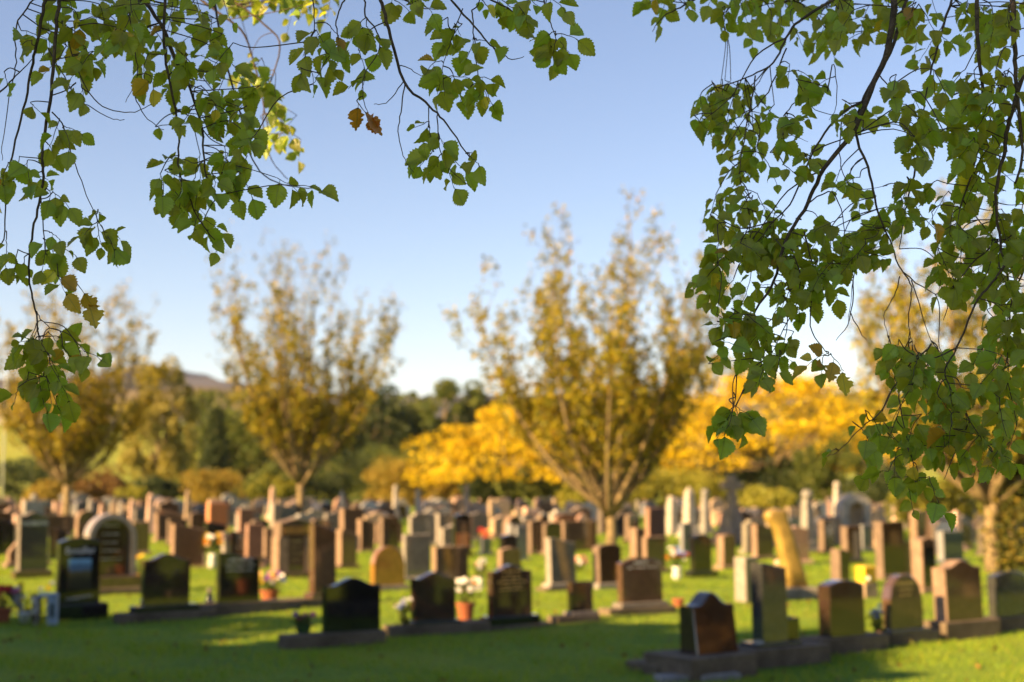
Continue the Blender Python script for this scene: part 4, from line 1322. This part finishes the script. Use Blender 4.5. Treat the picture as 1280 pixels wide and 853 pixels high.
class Elm:
    def __init__(self, label, base, limb, seed):
        self.root = empty("elm_tree", base); tag(self.root, label, "tree")
        self.inv = Vector(base)
        self.limb = [Vector(p) for p in limb]
        self.branches = []              # (pts3d, px list, geo)
        self.leaves = []
        self.rn = random.Random(seed); self.dens = .78; self.lscale = .84

    def branch(self, d, r0, *pix, d1=None, r1=None):
        """branch traced through photo points, at forward distance d..d1"""
        d1 = d if d1 is None else d1
        r0 *= 1.25
        n = len(pix)
        ctl = [P(x, y, d + (d1 - d) * i / max(1, n - 1)) for i, (x, y) in enumerate(pix)]
        pts = catmull(ctl, 5)
        rn = self.rn
        pts = [p + Vector((rn.uniform(-1, 1), rn.uniform(-1, 1), rn.uniform(-1, 1))) * .0022 for p in pts]
        g_ = Geo()
        if pix[0][1] <= 2:              # carries on upwards out of the picture to the limb
            q = min(self.limb, key=lambda p: (p - pts[0]).length)
            ext = bez(q, pts[0], (0, .05, .12), 6)[:-1]
            full = ext + pts
        else:
            full = pts
        m = len(full); e = r1 if r1 else r0 * .35
        k0 = m - len(pts)
        rad = [r0 * (1.6 - .6 * i / max(1, k0)) if i < k0 else r0 + (e - r0) * (i - k0) / max(1, len(pts) - 1) for i in range(m)]
        g_.tube([p - self.inv for p in full], rad, 6)
        self.branches.append((pts, g_))

    def attach(self, p, maxup=.03):
        best, bd = None, 9
        for i, (pts, g_) in enumerate(self.branches):
            for q in pts:
                dd = q - p
                c = dd.length * self.rn.uniform(.75, 1.25) + (2.0 * max(0, -dd.z - maxup))
                if c < bd: bd, best = c, (i, q)
        return best

    def leaf(self, pos, axis, nrm, L, col, holes=False):
        self.leaves.append((pos, axis, nrm, L, col, holes))

    def sprig(self, x0, y0, x1, y1, n, d, col='green', L=(.048, .078), holes=False):
        rn = self.rn; n = max(1, round(n * .8))
        dd = d + rn.uniform(-.06, .06)
        a, b = P(x0, y0, dd), P(x1, y1, dd + rn.uniform(-.09, .09))
        att = self.attach(a)
        bi, q = att
        g_ = self.branches[bi][1]
        if (q - a).length > .012:
            mid = Vector((q.x + (a.x - q.x) * .62, q.y + (a.y - q.y) * .6, q.z + (a.z - q.z) * .28)) + Vector((rn.uniform(-.1, .1), rn.uniform(-.1, .1), rn.uniform(-.04, .08))) * (q - a).length
            c = catmull([q, mid, a], 4)
            g_.tube([v - self.inv for v in c], [.0021 - .0006 * i / len(c) for i in range(len(c))], 4)
        bow = Vector((rn.uniform(-.06, .06), rn.uniform(-.06, .06), rn.uniform(.0, .08))) * (b - a).length
        pts = bez(a, b, bow, 6)
        pts = [p + Vector((rn.uniform(-1, 1), 0, rn.uniform(-1, 1))) * .002 for p in pts]
        g_.tube([v - self.inv for v in pts], [.0016 - .0008 * i / 6 for i in range(7)], 4)
        tw = (b - a).normalized()
        view = (a - Vector((0, 0, CAMZ))).normalized()
        side = tw.cross(view).normalized()
        for i in range(n):
            t = min(1.0, (i + .6) / n)
            f = t * 6; k = min(5, int(f)); p = pts[k].lerp(pts[k + 1], f - k)
            sg = 1 if i % 2 else -1
            last = i == n - 1
            ax = tw * (.45 if not last else 1.0) + side * (sg * rn.uniform(.45, 1.0) if not last else rn.uniform(-.3, .3)) + Vector((0, 0, -.55)) + Vector((rn.gauss(0, .25), rn.gauss(0, .3), rn.gauss(0, .2)))
            ax.normalize()
            nr = Vector((rn.gauss(0, .45), rn.choice((-1, -1, 1)) * rn.uniform(.25, 1.0), rn.uniform(.25, .95)))
            ll = self.lscale * rn.uniform(*L) * (1.12 if last else (.8 + .35 * math.sin(math.pi * (.25 + .7 * t)))) * (rn.uniform(.5, .8) if rn.random() < .25 else rn.uniform(.9, 1.15))
            c = col
            if col == 'mix': c = rn.choice(('green', 'yellow', 'yellow'))
            if col == 'green' and rn.random() < .012: c = 'yellow'
            self.leaf(p + ax * (ll * .16), ax, nr, ll, c, holes)

    def fill(self, poly, n, d0, d1, col='green', ln=(26, 52), nl=(5, 8), L=(.045, .074), lean=0.0):
        rn = self.rn
        xs = [p[0] for p in poly]; ys = [p[1] for p in poly]
        k = 0; guard = 0; n = round(n * self.dens)
        while k < n and guard < 5000:
            guard += 1
            x, y = rn.uniform(min(xs), max(xs)), rn.uniform(min(ys), max(ys))
            ins = False; j = len(poly) - 1
            for i in range(len(poly)):
                if (poly[i][1] > y) != (poly[j][1] > y) and x < (poly[j][0] - poly[i][0]) * (y - poly[i][1]) / (poly[j][1] - poly[i][1]) + poly[i][0]: ins = not ins
                j = i
            if not ins: continue
            a = rn.gauss(lean, .75); l = rn.uniform(*ln)
            self.sprig(x - math.sin(a) * l * .5, y - math.cos(a) * l * .5, x + math.sin(a) * l * .5, y + math.cos(a) * l * .5, rn.randint(*nl), rn.uniform(d0, d1), col, L)
            k += 1

    def finish(self, trunk_r, crown):
        for pts, g_ in self.branches:
            g_.obj("branch", M_BARK_DARK, self.root, True)
        # trunk and limb
        tg = Geo()
        b0 = self.limb[0]
        tg.tube([v - self.inv for v in bez(self.inv + Vector((0, 0, -.3)), b0, (.12, 0, 0), 8)], [trunk_r * k for k in (1.5, 1.2, 1.05, 1, .97, .94, .9, .86, .8)], 12)
        tg.obj("trunk", M_BARK_DARK, self.root, True)
        lg = Geo()
        lp = catmull(self.limb, 6)
        lg.tube([v - self.inv for v in lp], [trunk_r * .6 * (1 - .85 * i / len(lp)) + .015 for i in range(len(lp))], 9)
        lg.obj("limb", M_BARK_DARK, self.root, True)
        rs = np.random.RandomState(self.rn.randint(0, 9999))
        cs = np.array([np.array(c) for c in crown])
        n = 260 * len(crown)
        ci = rs.randint(0, len(cs), n)
        pos = cs[ci] + rs.normal(size=(n, 3)) * np.array([1.0, 1.0, .6]) - np.array(self.inv)
        link("upper_crown", mesh_np("upper_crown", leaf_quads(rs, pos, np.full(n, .16)), 4, L_MID), self.root)["kind"] = "stuff"
        for c in crown:
            q = min(lp, key=lambda p: (p - Vector(c)).length)
            u = Geo().tube([v - self.inv for v in bez(q, Vector(c), (0, 0, -.2), 5)], [.05, .045, .04, .03, .02, .01], 6)
            u.obj("branch", M_BARK_DARK, self.root, True)
        # leaves: the 300 that show largest are parts of their own, the rest one mass
        info = []
        for i, (pos, ax, nr, L, col, ho) in enumerate(self.leaves):
            z = nr - ax * nr.dot(ax)
            z = z.normalized() if z.length > 1e-3 else ax.orthogonal().normalized()
            x = ax.cross(z)
            M = Matrix(((x.x, ax.x, z.x), (x.y, ax.y, z.y), (x.z, ax.z, z.z)))
            d = pos.y * CP + (pos.z - CAMZ) * SP
            inv = 640 + pos.x / d * FPX
            ok = -10 < inv < 1290 and (426.5 - (-(pos.y) * SP + (pos.z - CAMZ) * CP) / d * FPX) > -15
            vd = (pos - Vector((0, 0, CAMZ))).normalized()
            show = (L / d) * (.3 + abs(z.dot(vd))) * (1 if ok else .01) / (1 + .8 * abs(d - 4.25))
            info.append((show, pos - self.inv, M, L, col, ho, i))
        info.sort(key=lambda a: -a[0])
        rest = [[], [], []]; cols = []; base = 0; F = []; U = []; V_ = []
        mats = ['green', 'yellow', 'brown']; MI = []
        for j, (sh, pos, M, L, col, ho, i) in enumerate(info):
            k = 8 + i % 3 if ho else i % 8
            if j < 300:
                o = link("leaf", leaf_mesh(k, col), self.root)
                o.matrix_local = Matrix.Translation(pos) @ M.to_4x4() @ Matrix.Diagonal((L, L, L, 1))
            else:
                vv, ff, uu = LEAFSHAPES[k]
                b = len(V_)
                V_ += [tuple(pos + M @ (Vector(v) * L)) for v in vv]
                F += [tuple(b + q for q in f) for f in ff]; U += uu; MI += [mats.index(col)] * len(ff)
        if V_:
            me = mesh("foliage", V_, F, [ELM[c] for c in mats], MI, True)
            uvl = me.uv_layers.new(name="UVMap")
            vi = np.empty(len(me.loops), dtype=np.int32); me.loops.foreach_get("vertex_index", vi)
            uvl.data.foreach_set("uv", np.array(U, dtype=np.float32)[vi].ravel())
            link("foliage", me, self.root)["kind"] = "stuff"
        print("elm leaves", len(info))


# --- left elm -------------------------------------------------------------------------------------
E = Elm("left overhanging elm with green leaf sprays hanging from the top edge", (-5.0, 1.6, .55),
        [(-4.8, 1.8, 4.6), (-3.6, 2.9, 5.3), (-2.4, 3.7, 5.5), (-1.2, 4.2, 5.3), (-.3, 4.5, 5.1), (.3, 4.7, 4.9)], 4)
B = E.branch
B(4.25, .0050, (75, 0), (70, 34), (65, 102), (60, 143), (53, 184), (54, 221), (47, 262), (38, 308), (37, 352), (44, 386), (49, 430), (55, 470))
B(4.30, .0045, (56, 0), (48, 44), (41, 78), (32, 126), (17, 187), (8, 230), (5, 300))
B(4.3, .0028, (-30, 130), (0, 115), (20, 95), (40, 75))
B(4.35, .0022, (41, 0), (20, 34), (20, 78), (14, 112), (3, 177), (3, 200))
B(4.5, .0052, (180, 0), (204, 37), (221, 78), (235, 105), (252, 160), (256, 210), (268, 250))
B(4.45, .0042, (206, 0), (206, 68), (218, 129), (224, 170), (224, 214), (248, 272), (268, 300))
B(4.3, .0018, (78, 27), (102, 99), (129, 133), (163, 141), (190, 131), r1=.0011)
B(4.3, .0016, (60, 60), (95, 120), (117, 136), (138, 148), (156, 150), r1=.001)
B(4.2, .0020, (65, 140), (80, 160), (88, 190), (105, 235), (122, 275), (135, 300))
B(4.2, .0018, (50, 240), (55, 300), (62, 330), (80, 355))
B(4.2, .0014, (45, 390), (52, 400), (64, 411), r1=.001)
B(4.4, .0022, (160, 0), (168, 60), (172, 95), (157, 128))
B(4.4, .0016, (168, 117), (180, 145), (205, 163), r1=.001)
B(6.0, .0050, (250, 0), (279, 20), (306, 45), (325, 110), (335, 160))
B(6.2, .0040, (290, 0), (330, 30), (350, 60), (330, 130), (335, 190), (360, 225))
B(5.2, .0040, (268, 0), (280, 70), (300, 140), (315, 200), (345, 228), (390, 236))
# middle bough
B(4.25, .0046, (476, 0), (486, 37), (505, 102), (537, 133), (558, 156), (587, 197), r1=.0018)
B(4.25, .0018, (506, 104), (501, 140), (498, 170), (506, 200), (518, 216))
B(4.25, .0016, (504, 102), (486, 126), (467, 131), r1=.001)
B(4.25, .0016, (536, 133), (537, 160), (541, 190)); B(4.25, .0016, (546, 143), (548, 170), (552, 194), (564, 214), (588, 234), r1=.001)
B(4.25, .0014, (500, 82), (512, 86), (524, 94), (540, 100))
B(4.25, .0032, (563, 0), (592, 32), (612, 56), (636, 73), (655, 71), r1=.001)
B(4.25, .0018, (590, 14), (592, 41), (598, 95), (604, 109), (612, 130))
B(4.2, .0022, (456, 0), (457, 20), (469, 37), (475, 60), (455, 95), (455, 125), (460, 140)); B(4.2, .0022, (430, 0), (420, 27), (422, 51), (405, 80), (392, 105)); B(4.25, .0018, (391, 0), (393, 37), (380, 60))
B(4.25, .0020, (680, 0), (685, 20), (694, 44), (700, 70)); B(4.25, .0016, (578, 10), (568, 40), (558, 68), (553, 92), (556, 120))
B(4.3, .0025, (505, 0), (520, 8), (545, 12)); B(4.3, .0025, (612, 0), (640, 14), (660, 30))
S = E.sprig
D = 4.25
for a in [(393, 37, 378, 72, 5), (395, 38, 408, 75, 6), (405, 60, 420, 88, 5), (382, 76, 392, 108, 4), (376, 85, 374, 100, 2), (410, 30, 424, 46, 3),
          (457, 22, 438, 52, 6), (458, 34, 478, 58, 4), (448, 62, 456, 88, 4), (455, 96, 436, 112, 3), (456, 96, 452, 114, 3), (430, 60, 418, 80, 4),
          (488, -4, 512, 14, 6), (515, -4, 540, 16, 6), (560, 22, 540, 38, 3), (566, 36, 556, 52, 3), (578, 30, 562, 50, 4), (592, 46, 584, 72, 5), (596, 50, 618, 62, 4), (568, 30, 576, 44, 3),
          (552, 76, 535, 88, 4), (553, 90, 546, 118, 6), (566, 92, 572, 116, 5), (560, 96, 590, 100, 4),
          (604, 108, 594, 134, 5), (606, 108, 618, 138, 6), (598, 96, 620, 104, 4), (588, 110, 574, 128, 4),
          (600, -2, 625, 22, 6), (622, -4, 650, 20, 7), (645, 5, 660, 32, 6), (660, -6, 672, 8, 4),
          (684, -4, 706, 14, 5), (692, 40, 676, 54, 5), (696, 42, 722, 50, 4), (694, 52, 692, 82, 6), (700, 52, 712, 68, 3),
          (536, 152, 516, 160, 3), (536, 152, 528, 178, 4), (548, 166, 556, 186, 4), (541, 188, 524, 208, 5), (552, 192, 548, 216, 5), (560, 206, 568, 236, 5), (566, 200, 582, 214, 4), (587, 196, 600, 208, 2), (584, 192, 591, 191, 1)]:
    S(*a, D)
S(446, 126, 462, 146, 4, D, 'brown', L=(.075, .095), holes=True)
E.fill([(64, -10), (165, -10), (160, 40), (138, 68), (130, 84), (85, 88), (48, 85), (30, 55), (45, 20)], 20, 4.15, 4.45)
S(95, 104, 88, 112, 2, 4.2); S(102, 106, 106, 132, 3, 4.2); S(138, 20, 152, 40, 3, 4.3, 'mix'); S(95, 15, 104, 36, 3, 4.2, 'mix'); S(40, 50, 28, 58, 2, 4.3)
for a in [(74, 148, 62, 182, 5), (80, 158, 104, 168, 3), (78, 160, 86, 190, 4), (38, 128, 50, 140, 3), (60, 180, 70, 196, 3), (10, 205, 4, 232, 4), (25, 196, 18, 224, 5), (35, 200, 40, 235, 5), (45, 220, 60, 225, 4),
          (58, 235, 62, 250, 3), (66, 240, 86, 260, 5), (5, 90, 8, 105, 2), (122, 276, 106, 294, 4), (122, 278, 128, 310, 6), (130, 290, 150, 300, 4), (135, 296, 144, 322, 4), (122, 262, 126, 268, 2),
          (8, 300, 6, 335, 5), (22, 312, 18, 345, 5), (30, 322, 34, 350, 4), (55, 298, 52, 340, 5), (62, 302, 70, 340, 4), (68, 310, 98, 322, 4), (62, 290, 76, 302, 3), (-5, 320, 3, 345, 3),
          (46, 404, 28, 440, 5), (48, 410, 34, 460, 5), (50, 420, 58, 462, 6), (52, 430, 74, 470, 6), (54, 440, 46, 492, 6), (58, 450, 64, 505, 7), (62, 455, 86, 500, 7), (50, 470, 60, 515, 6), (35, 465, 30, 490, 4), (22, 485, 17, 506, 3), (60, 415, 75, 430, 4),
          (70, 420, 100, 432, 4), (98, 434, 110, 462, 3), (106, 440, 126, 452, 4), (62, 480, 75, 515, 5), (44, 425, 22, 428, 3)]:
    S(*a, 4.22)
S(72, 330, 82, 368, 5, 4.2, 'mix'); S(92, 348, 112, 380, 4, 4.2, 'mix', holes=True); S(78, 432, 88, 446, 3, 4.2, 'yellow'); S(188, 95, 192, 112, 2, 4.3, 'yellow'); S(2, 212, 4, 238, 2, 4.3, 'yellow')
E.fill([(165, -10), (285, -10), (300, 60), (308, 110), (318, 150), (312, 190), (285, 205), (230, 205), (210, 170), (212, 130), (196, 105), (172, 90), (150, 55)], 58, 4.3, 4.9, L=(.045, .07))
E.fill([(185, 192), (230, 190), (300, 205), (350, 225), (372, 236), (300, 242), (262, 252), (235, 258), (190, 250), (182, 225)], 22, 4.3, 4.7, L=(.045, .068))
E.fill([(272, -10), (420, -14), (415, 6), (340, 30), (360, 60), (340, 72), (325, 60), (300, 30)], 16, 5.8, 6.8)
E.fill([(310, 70), (340, 95), (352, 125), (368, 165), (385, 178), (372, 190), (340, 185), (328, 150), (305, 115)], 18, 5.6, 6.6)
for a in [(248, 270, 240, 296, 4), (250, 272, 272, 318, 6), (255, 274, 276, 292, 4), (300, 215, 318, 250, 4), (345, 222, 372, 240, 5), (370, 232, 402, 238, 5), (205, 228, 200, 262, 4), (225, 245, 222, 268, 4)]:
    S(*a, 4.45)
for k_ in range(4): B(4.4, .004, (-60 - 80 * k_, 0), (-70 - 80 * k_, 120), (-60 - 78 * k_, 240), (-66 - 80 * k_, 330))
E.fill([(-340, -40), (-20, -40), (-15, 330), (-120, 380), (-340, 300)], 60, 4.2, 5.0)
E.finish(.26, [(-5, -1, 8), (-6.5, 1, 9.5), (-4, 1.5, 10), (-3, -1, 9), (-7, -2, 8), (-5, -3, 10.5), (-8, 0, 10)])

# --- right elm ------------------------------------------------------------------------------------
E = Elm("right overhanging elm with dense dark green boughs hanging down the right side", (5.6, 1.8, .55),
        [(5.4, 2.0, 4.7), (4.3, 2.9, 5.3), (3.2, 3.6, 5.5), (2.2, 4.1, 5.3), (1.5, 4.4, 5.1), (1.0, 4.6, 4.9)], 14)
B, S = E.branch, E.sprig
B(4.5, .0085, (1118, 0), (1110, 62), (1088, 113), (1067, 164), (1030, 211), (1010, 254), (983, 300), (967, 352), (945, 388), (926, 435), (918, 507), r1=.0015)
B(4.55, .0050, (1134, 0), (1112, 66), (1081, 121), (1069, 164), (1088, 219), (1096, 262), (1112, 300), (1129, 340), (1169, 368), r1=.0015)
B(4.5, .0035, (1077, 127), (1042, 152), (1014, 195), (991, 250), (967, 277), (930, 320), (890, 335), r1=.001)
B(4.7, .0042, (1046, -2), (999, 27), (983, 47), (967, 78), (940, 94), (897, 109), (890, 100), r1=.001)
B(4.5, .0030, (1149, 184), (1140, 230), (1131, 266), (1124, 312))
B(4.6, .0036, (1190, -2), (1170, 66), (1159, 109), (1149, 184))
B(4.4, .0055, (1221, -2), (1223, 60), (1229, 117), (1225, 180), (1200, 260))
B(4.3, .0070, (1266, -2), (1268, 50), (1270, 98), (1278, 188), (1270, 230))
B(4.35, .0060, (1290, 60), (1262, 150), (1256, 188), (1245, 242), (1250, 300), (1256, 332), (1274, 404), r1=.002)
B(4.3, .0032, (1256, 332), (1235, 360), (1220, 380), (1196, 435), (1182, 460), (1185, 479), (1212, 527), (1244, 571), r1=.0012)
B(4.4, .0020, (1129, 340), (1139, 360), (1136, 400), (1141, 431)); B(4.4, .0016, (1125, 345), (1118, 370), (1105, 395), (1110, 420), r1=.0008); B(4.4, .0016, (1139, 350), (1155, 400), (1165, 430))
B(4.4, .0022, (1005, 290), (1017, 344), (1013, 408), (1029, 435), (1036, 445), r1=.001)
B(4.4, .0018, (1067, 350), (1062, 400), (1045, 425), r1=.0008); B(4.4, .0014, (1062, 390), (1078, 420), (1085, 425), r1=.0007); B(4.4, .0014, (1080, 300), (1070, 330), (1060, 405), r1=.0008)
B(4.3, .0020, (1150, 440), (1120, 480), (1100, 515), (1077, 535), (1049, 563), (1033, 571), r1=.001)
B(4.3, .0022, (1165, 430), (1130, 470), (1125, 507), (1141, 579), (1149, 615))
B(4.35, .0022, (1015, 190), (1050, 175), (1075, 165), r1=.001); B(4.5, .0018, (1035, 115), (1042, 80), (1046, 130), (1036, 150))
B(4.5, .0016, (980, 145), (1000, 125), (1025, 140), (1055, 145), r1=.001); B(4.5, .0016, (962, 190), (985, 170), (1010, 178))
B(4.4, .0018, (1100, 95), (1120, 120), (1130, 150), r1=.001); B(4.5, .0016, (1052, 150), (1050, 200), (1066, 235), (1110, 232), r1=.0008)
B(4.5, .0022, (1190, 120), (1240, 100), (1262, 85), r1=.0012); B(4.5, .0022, (1200, 245), (1215, 265), (1235, 290), (1250, 310))
B(4.9, .0030, (870, -2), (850, 10), (830, 20), (815, 40), r1=.001); B(4.9, .0030, (930, -2), (910, 12), (905, 35), r1=.001); B(5.0, .0030, (990, -2), (1020, 20), (1045, 55))
B(4.5, .0022, (967, 277), (925, 285), (890, 265), r1=.001); B(4.6, .0022, (983, 60), (960, 115), (930, 150), (905, 190), r1=.001); B(4.6, .002, (945, 95), (935, 150), (925, 215), (935, 260))
B(4.4, .002, (1012, 254), (1040, 240), (1055, 280), (1050, 330)); B(4.4, .002, (983, 300), (1000, 340), (995, 380), (975, 420), (962, 450), r1=.001)
B(4.35, .0026, (1248, 300), (1215, 330), (1192, 360), (1180, 400)); B(4.4, .0026, (1290, 320), (1266, 370), (1262, 420), (1255, 465)); B(4.3, .0022, (1196, 435), (1160, 455), (1130, 500), (1110, 550)); B(4.35, .0022, (1212, 527), (1195, 560), (1180, 600))
B(4.6, .0024, (983, 47), (945, 70), (915, 120), (880, 150), r1=.001); B(4.5, .0024, (1030, 211), (985, 240), (940, 300), (925, 330), r1=.001); B(4.4, .0024, (967, 352), (985, 385), (980, 430))
E.dens = .72; E.lscale = .79
F_ = E.fill
F_([(805, -10), (858, -10), (858, 25), (845, 40), (825, 45), (808, 48)], 7, 4.7, 5.1)
F_([(875, -10), (955, -10), (955, 15), (940, 40), (908, 40), (885, 25)], 11, 4.7, 5.1)
F_([(955, -10), (1090, -10), (1090, 55), (1060, 68), (1020, 62), (990, 40), (960, 20)], 26, 4.5, 5.2)
F_([(940, 35), (985, 20), (980, 48), (955, 45)], 3, 4.9, 5.1, nl=(3, 5))
F_([(862, 140), (900, 112), (930, 108), (975, 130), (970, 165), (955, 180), (958, 215), (915, 220), (895, 200), (900, 165), (872, 165)], 30, 4.6, 5.0, L=(.042, .066))
F_([(895, 205), (950, 195), (970, 215), (965, 270), (930, 275), (900, 270), (882, 265)], 16, 4.5, 4.9, L=(.042, .066))
F_([(885, 255), (940, 270), (1000, 285), (1010, 330), (930, 330), (900, 320)], 16, 4.45, 4.8)
for p in ([(982, 90), (1030, 85), (1030, 112), (985, 118)], [(978, 148), (1043, 150), (1040, 182), (980, 180)], [(982, 190), (1024, 190), (1024, 220), (985, 222)], [(1052, 116), (1095, 125), (1090, 160), (1052, 155)]):
    F_(p, 5, 4.4, 4.7, nl=(4, 6), ln=(18, 34))
F_([(1025, 225), (1060, 222), (1085, 245), (1105, 270), (1100, 330), (1030, 330)], 22, 4.4, 4.8)
F_([(1090, -10), (1290, -10), (1290, 120), (1180, 120), (1115, 85), (1095, 60)], 44, 4.2, 5.0)
F_([(1110, 100), (1200, 95), (1200, 180), (1165, 190), (1130, 195), (1105, 180)], 16, 4.1, 4.5)
F_([(1190, 100), (1290, 110), (1290, 210), (1250, 215), (1200, 200)], 26, 4.1, 4.6)
F_([(1130, 215), (1180, 225), (1200, 260), (1195, 290), (1160, 300), (1125, 260)], 13, 4.3, 4.7)
F_([(1200, 210), (1290, 215), (1290, 315), (1200, 310)], 22, 4.3, 4.8)
F_([(870, 335), (905, 310), (1000, 300), (1050, 310), (1048, 345), (1015, 355), (1000, 390), (985, 380), (935, 370), (890, 365), (875, 355)], 36, 4.35, 4.7)
F_([(1000, 330), (1110, 310), (1120, 335), (1085, 345), (1040, 350), (1020, 390), (1008, 380)], 14, 4.35, 4.6)
F_([(892, 410), (930, 385), (990, 400), (992, 460), (985, 480), (915, 480), (900, 470)], 22, 4.3, 4.5)
for a in [(918, 507, 895, 550, 7), (917, 508, 905, 545, 7), (919, 508, 925, 540, 6), (920, 508, 940, 522, 4), (916, 510, 892, 535, 4)]: S(*a, 4.28)
S(1036, 442, 1010, 458, 5, 4.4, 'mix', L=(.05, .075)); S(1038, 442, 1055, 465, 3, 4.4, 'mix', L=(.06, .085), holes=True); S(1030, 444, 1028, 470, 3, 4.4, 'mix')
F_([(1168, 300), (1290, 300), (1290, 430), (1265, 430), (1225, 415), (1200, 405), (1178, 380)], 36, 4.25, 4.6)
Q8 = [(1112, 440), (1140, 428), (1180, 448), (1225, 430), (1262, 470), (1272, 560), (1262, 585), (1212, 600), (1165, 625), (1135, 622), (1088, 590), (1076, 540), (1106, 485)]
F_(Q8, 74, 4.2, 4.55, L=(.048, .074))
S(1045, 560, 1035, 572, 2, 4.25); S(1242, 570, 1270, 578, 5, 4.3); S(1135, 560, 1145, 585, 2, 4.25, 'yellow'); S(1190, 530, 1186, 560, 2, 4.25, 'yellow'); S(1165, 265, 1168, 285, 1, 4.3, 'brown')
F_([(1235, 400), (1290, 400), (1290, 470), (1250, 470)], 8, 4.3, 4.6)
for k_ in range(4): B(4.4, .005, (1330 + 85 * k_, 0), (1345 + 85 * k_, 150), (1325 + 85 * k_, 300), (1340 + 80 * k_, 450 - 40 * k_))
E.fill([(1300, -40), (1660, -40), (1660, 350), (1500, 470), (1320, 560), (1295, 400)], 120, 4.2, 5.0)
E.finish(.28, [(6, -1, 8), (7.5, 1, 9.5), (5, 2, 10), (4, -1, 9), (8, -2, 8), (6, -3, 10.5), (9, 0, 10)])

# ------------------------------------------------------------------ faint autumn haze over the far hills
hz = bpy.data.materials.new("haze_air"); hz.use_nodes = True
hn = hz.node_tree
hn.nodes.remove(hn.nodes["Principled BSDF"])
pv = hn.nodes.new("ShaderNodeVolumePrincipled")
pv.inputs["Color"].default_value = (.86, .92, 1.0, 1)
pv.inputs["Density"].default_value = 0.00007
pv.inputs["Anisotropy"].default_value = 0.2
hn.links.new(pv.outputs[0], hn.nodes["Material Output"].inputs["Volume"])
ho = Geo().box(-3300, 3300, -420, 3100, -6, 190).obj("haze", hz)
tag(ho, "faint pale haze lying over the far hills", "haze", kind="stuff")
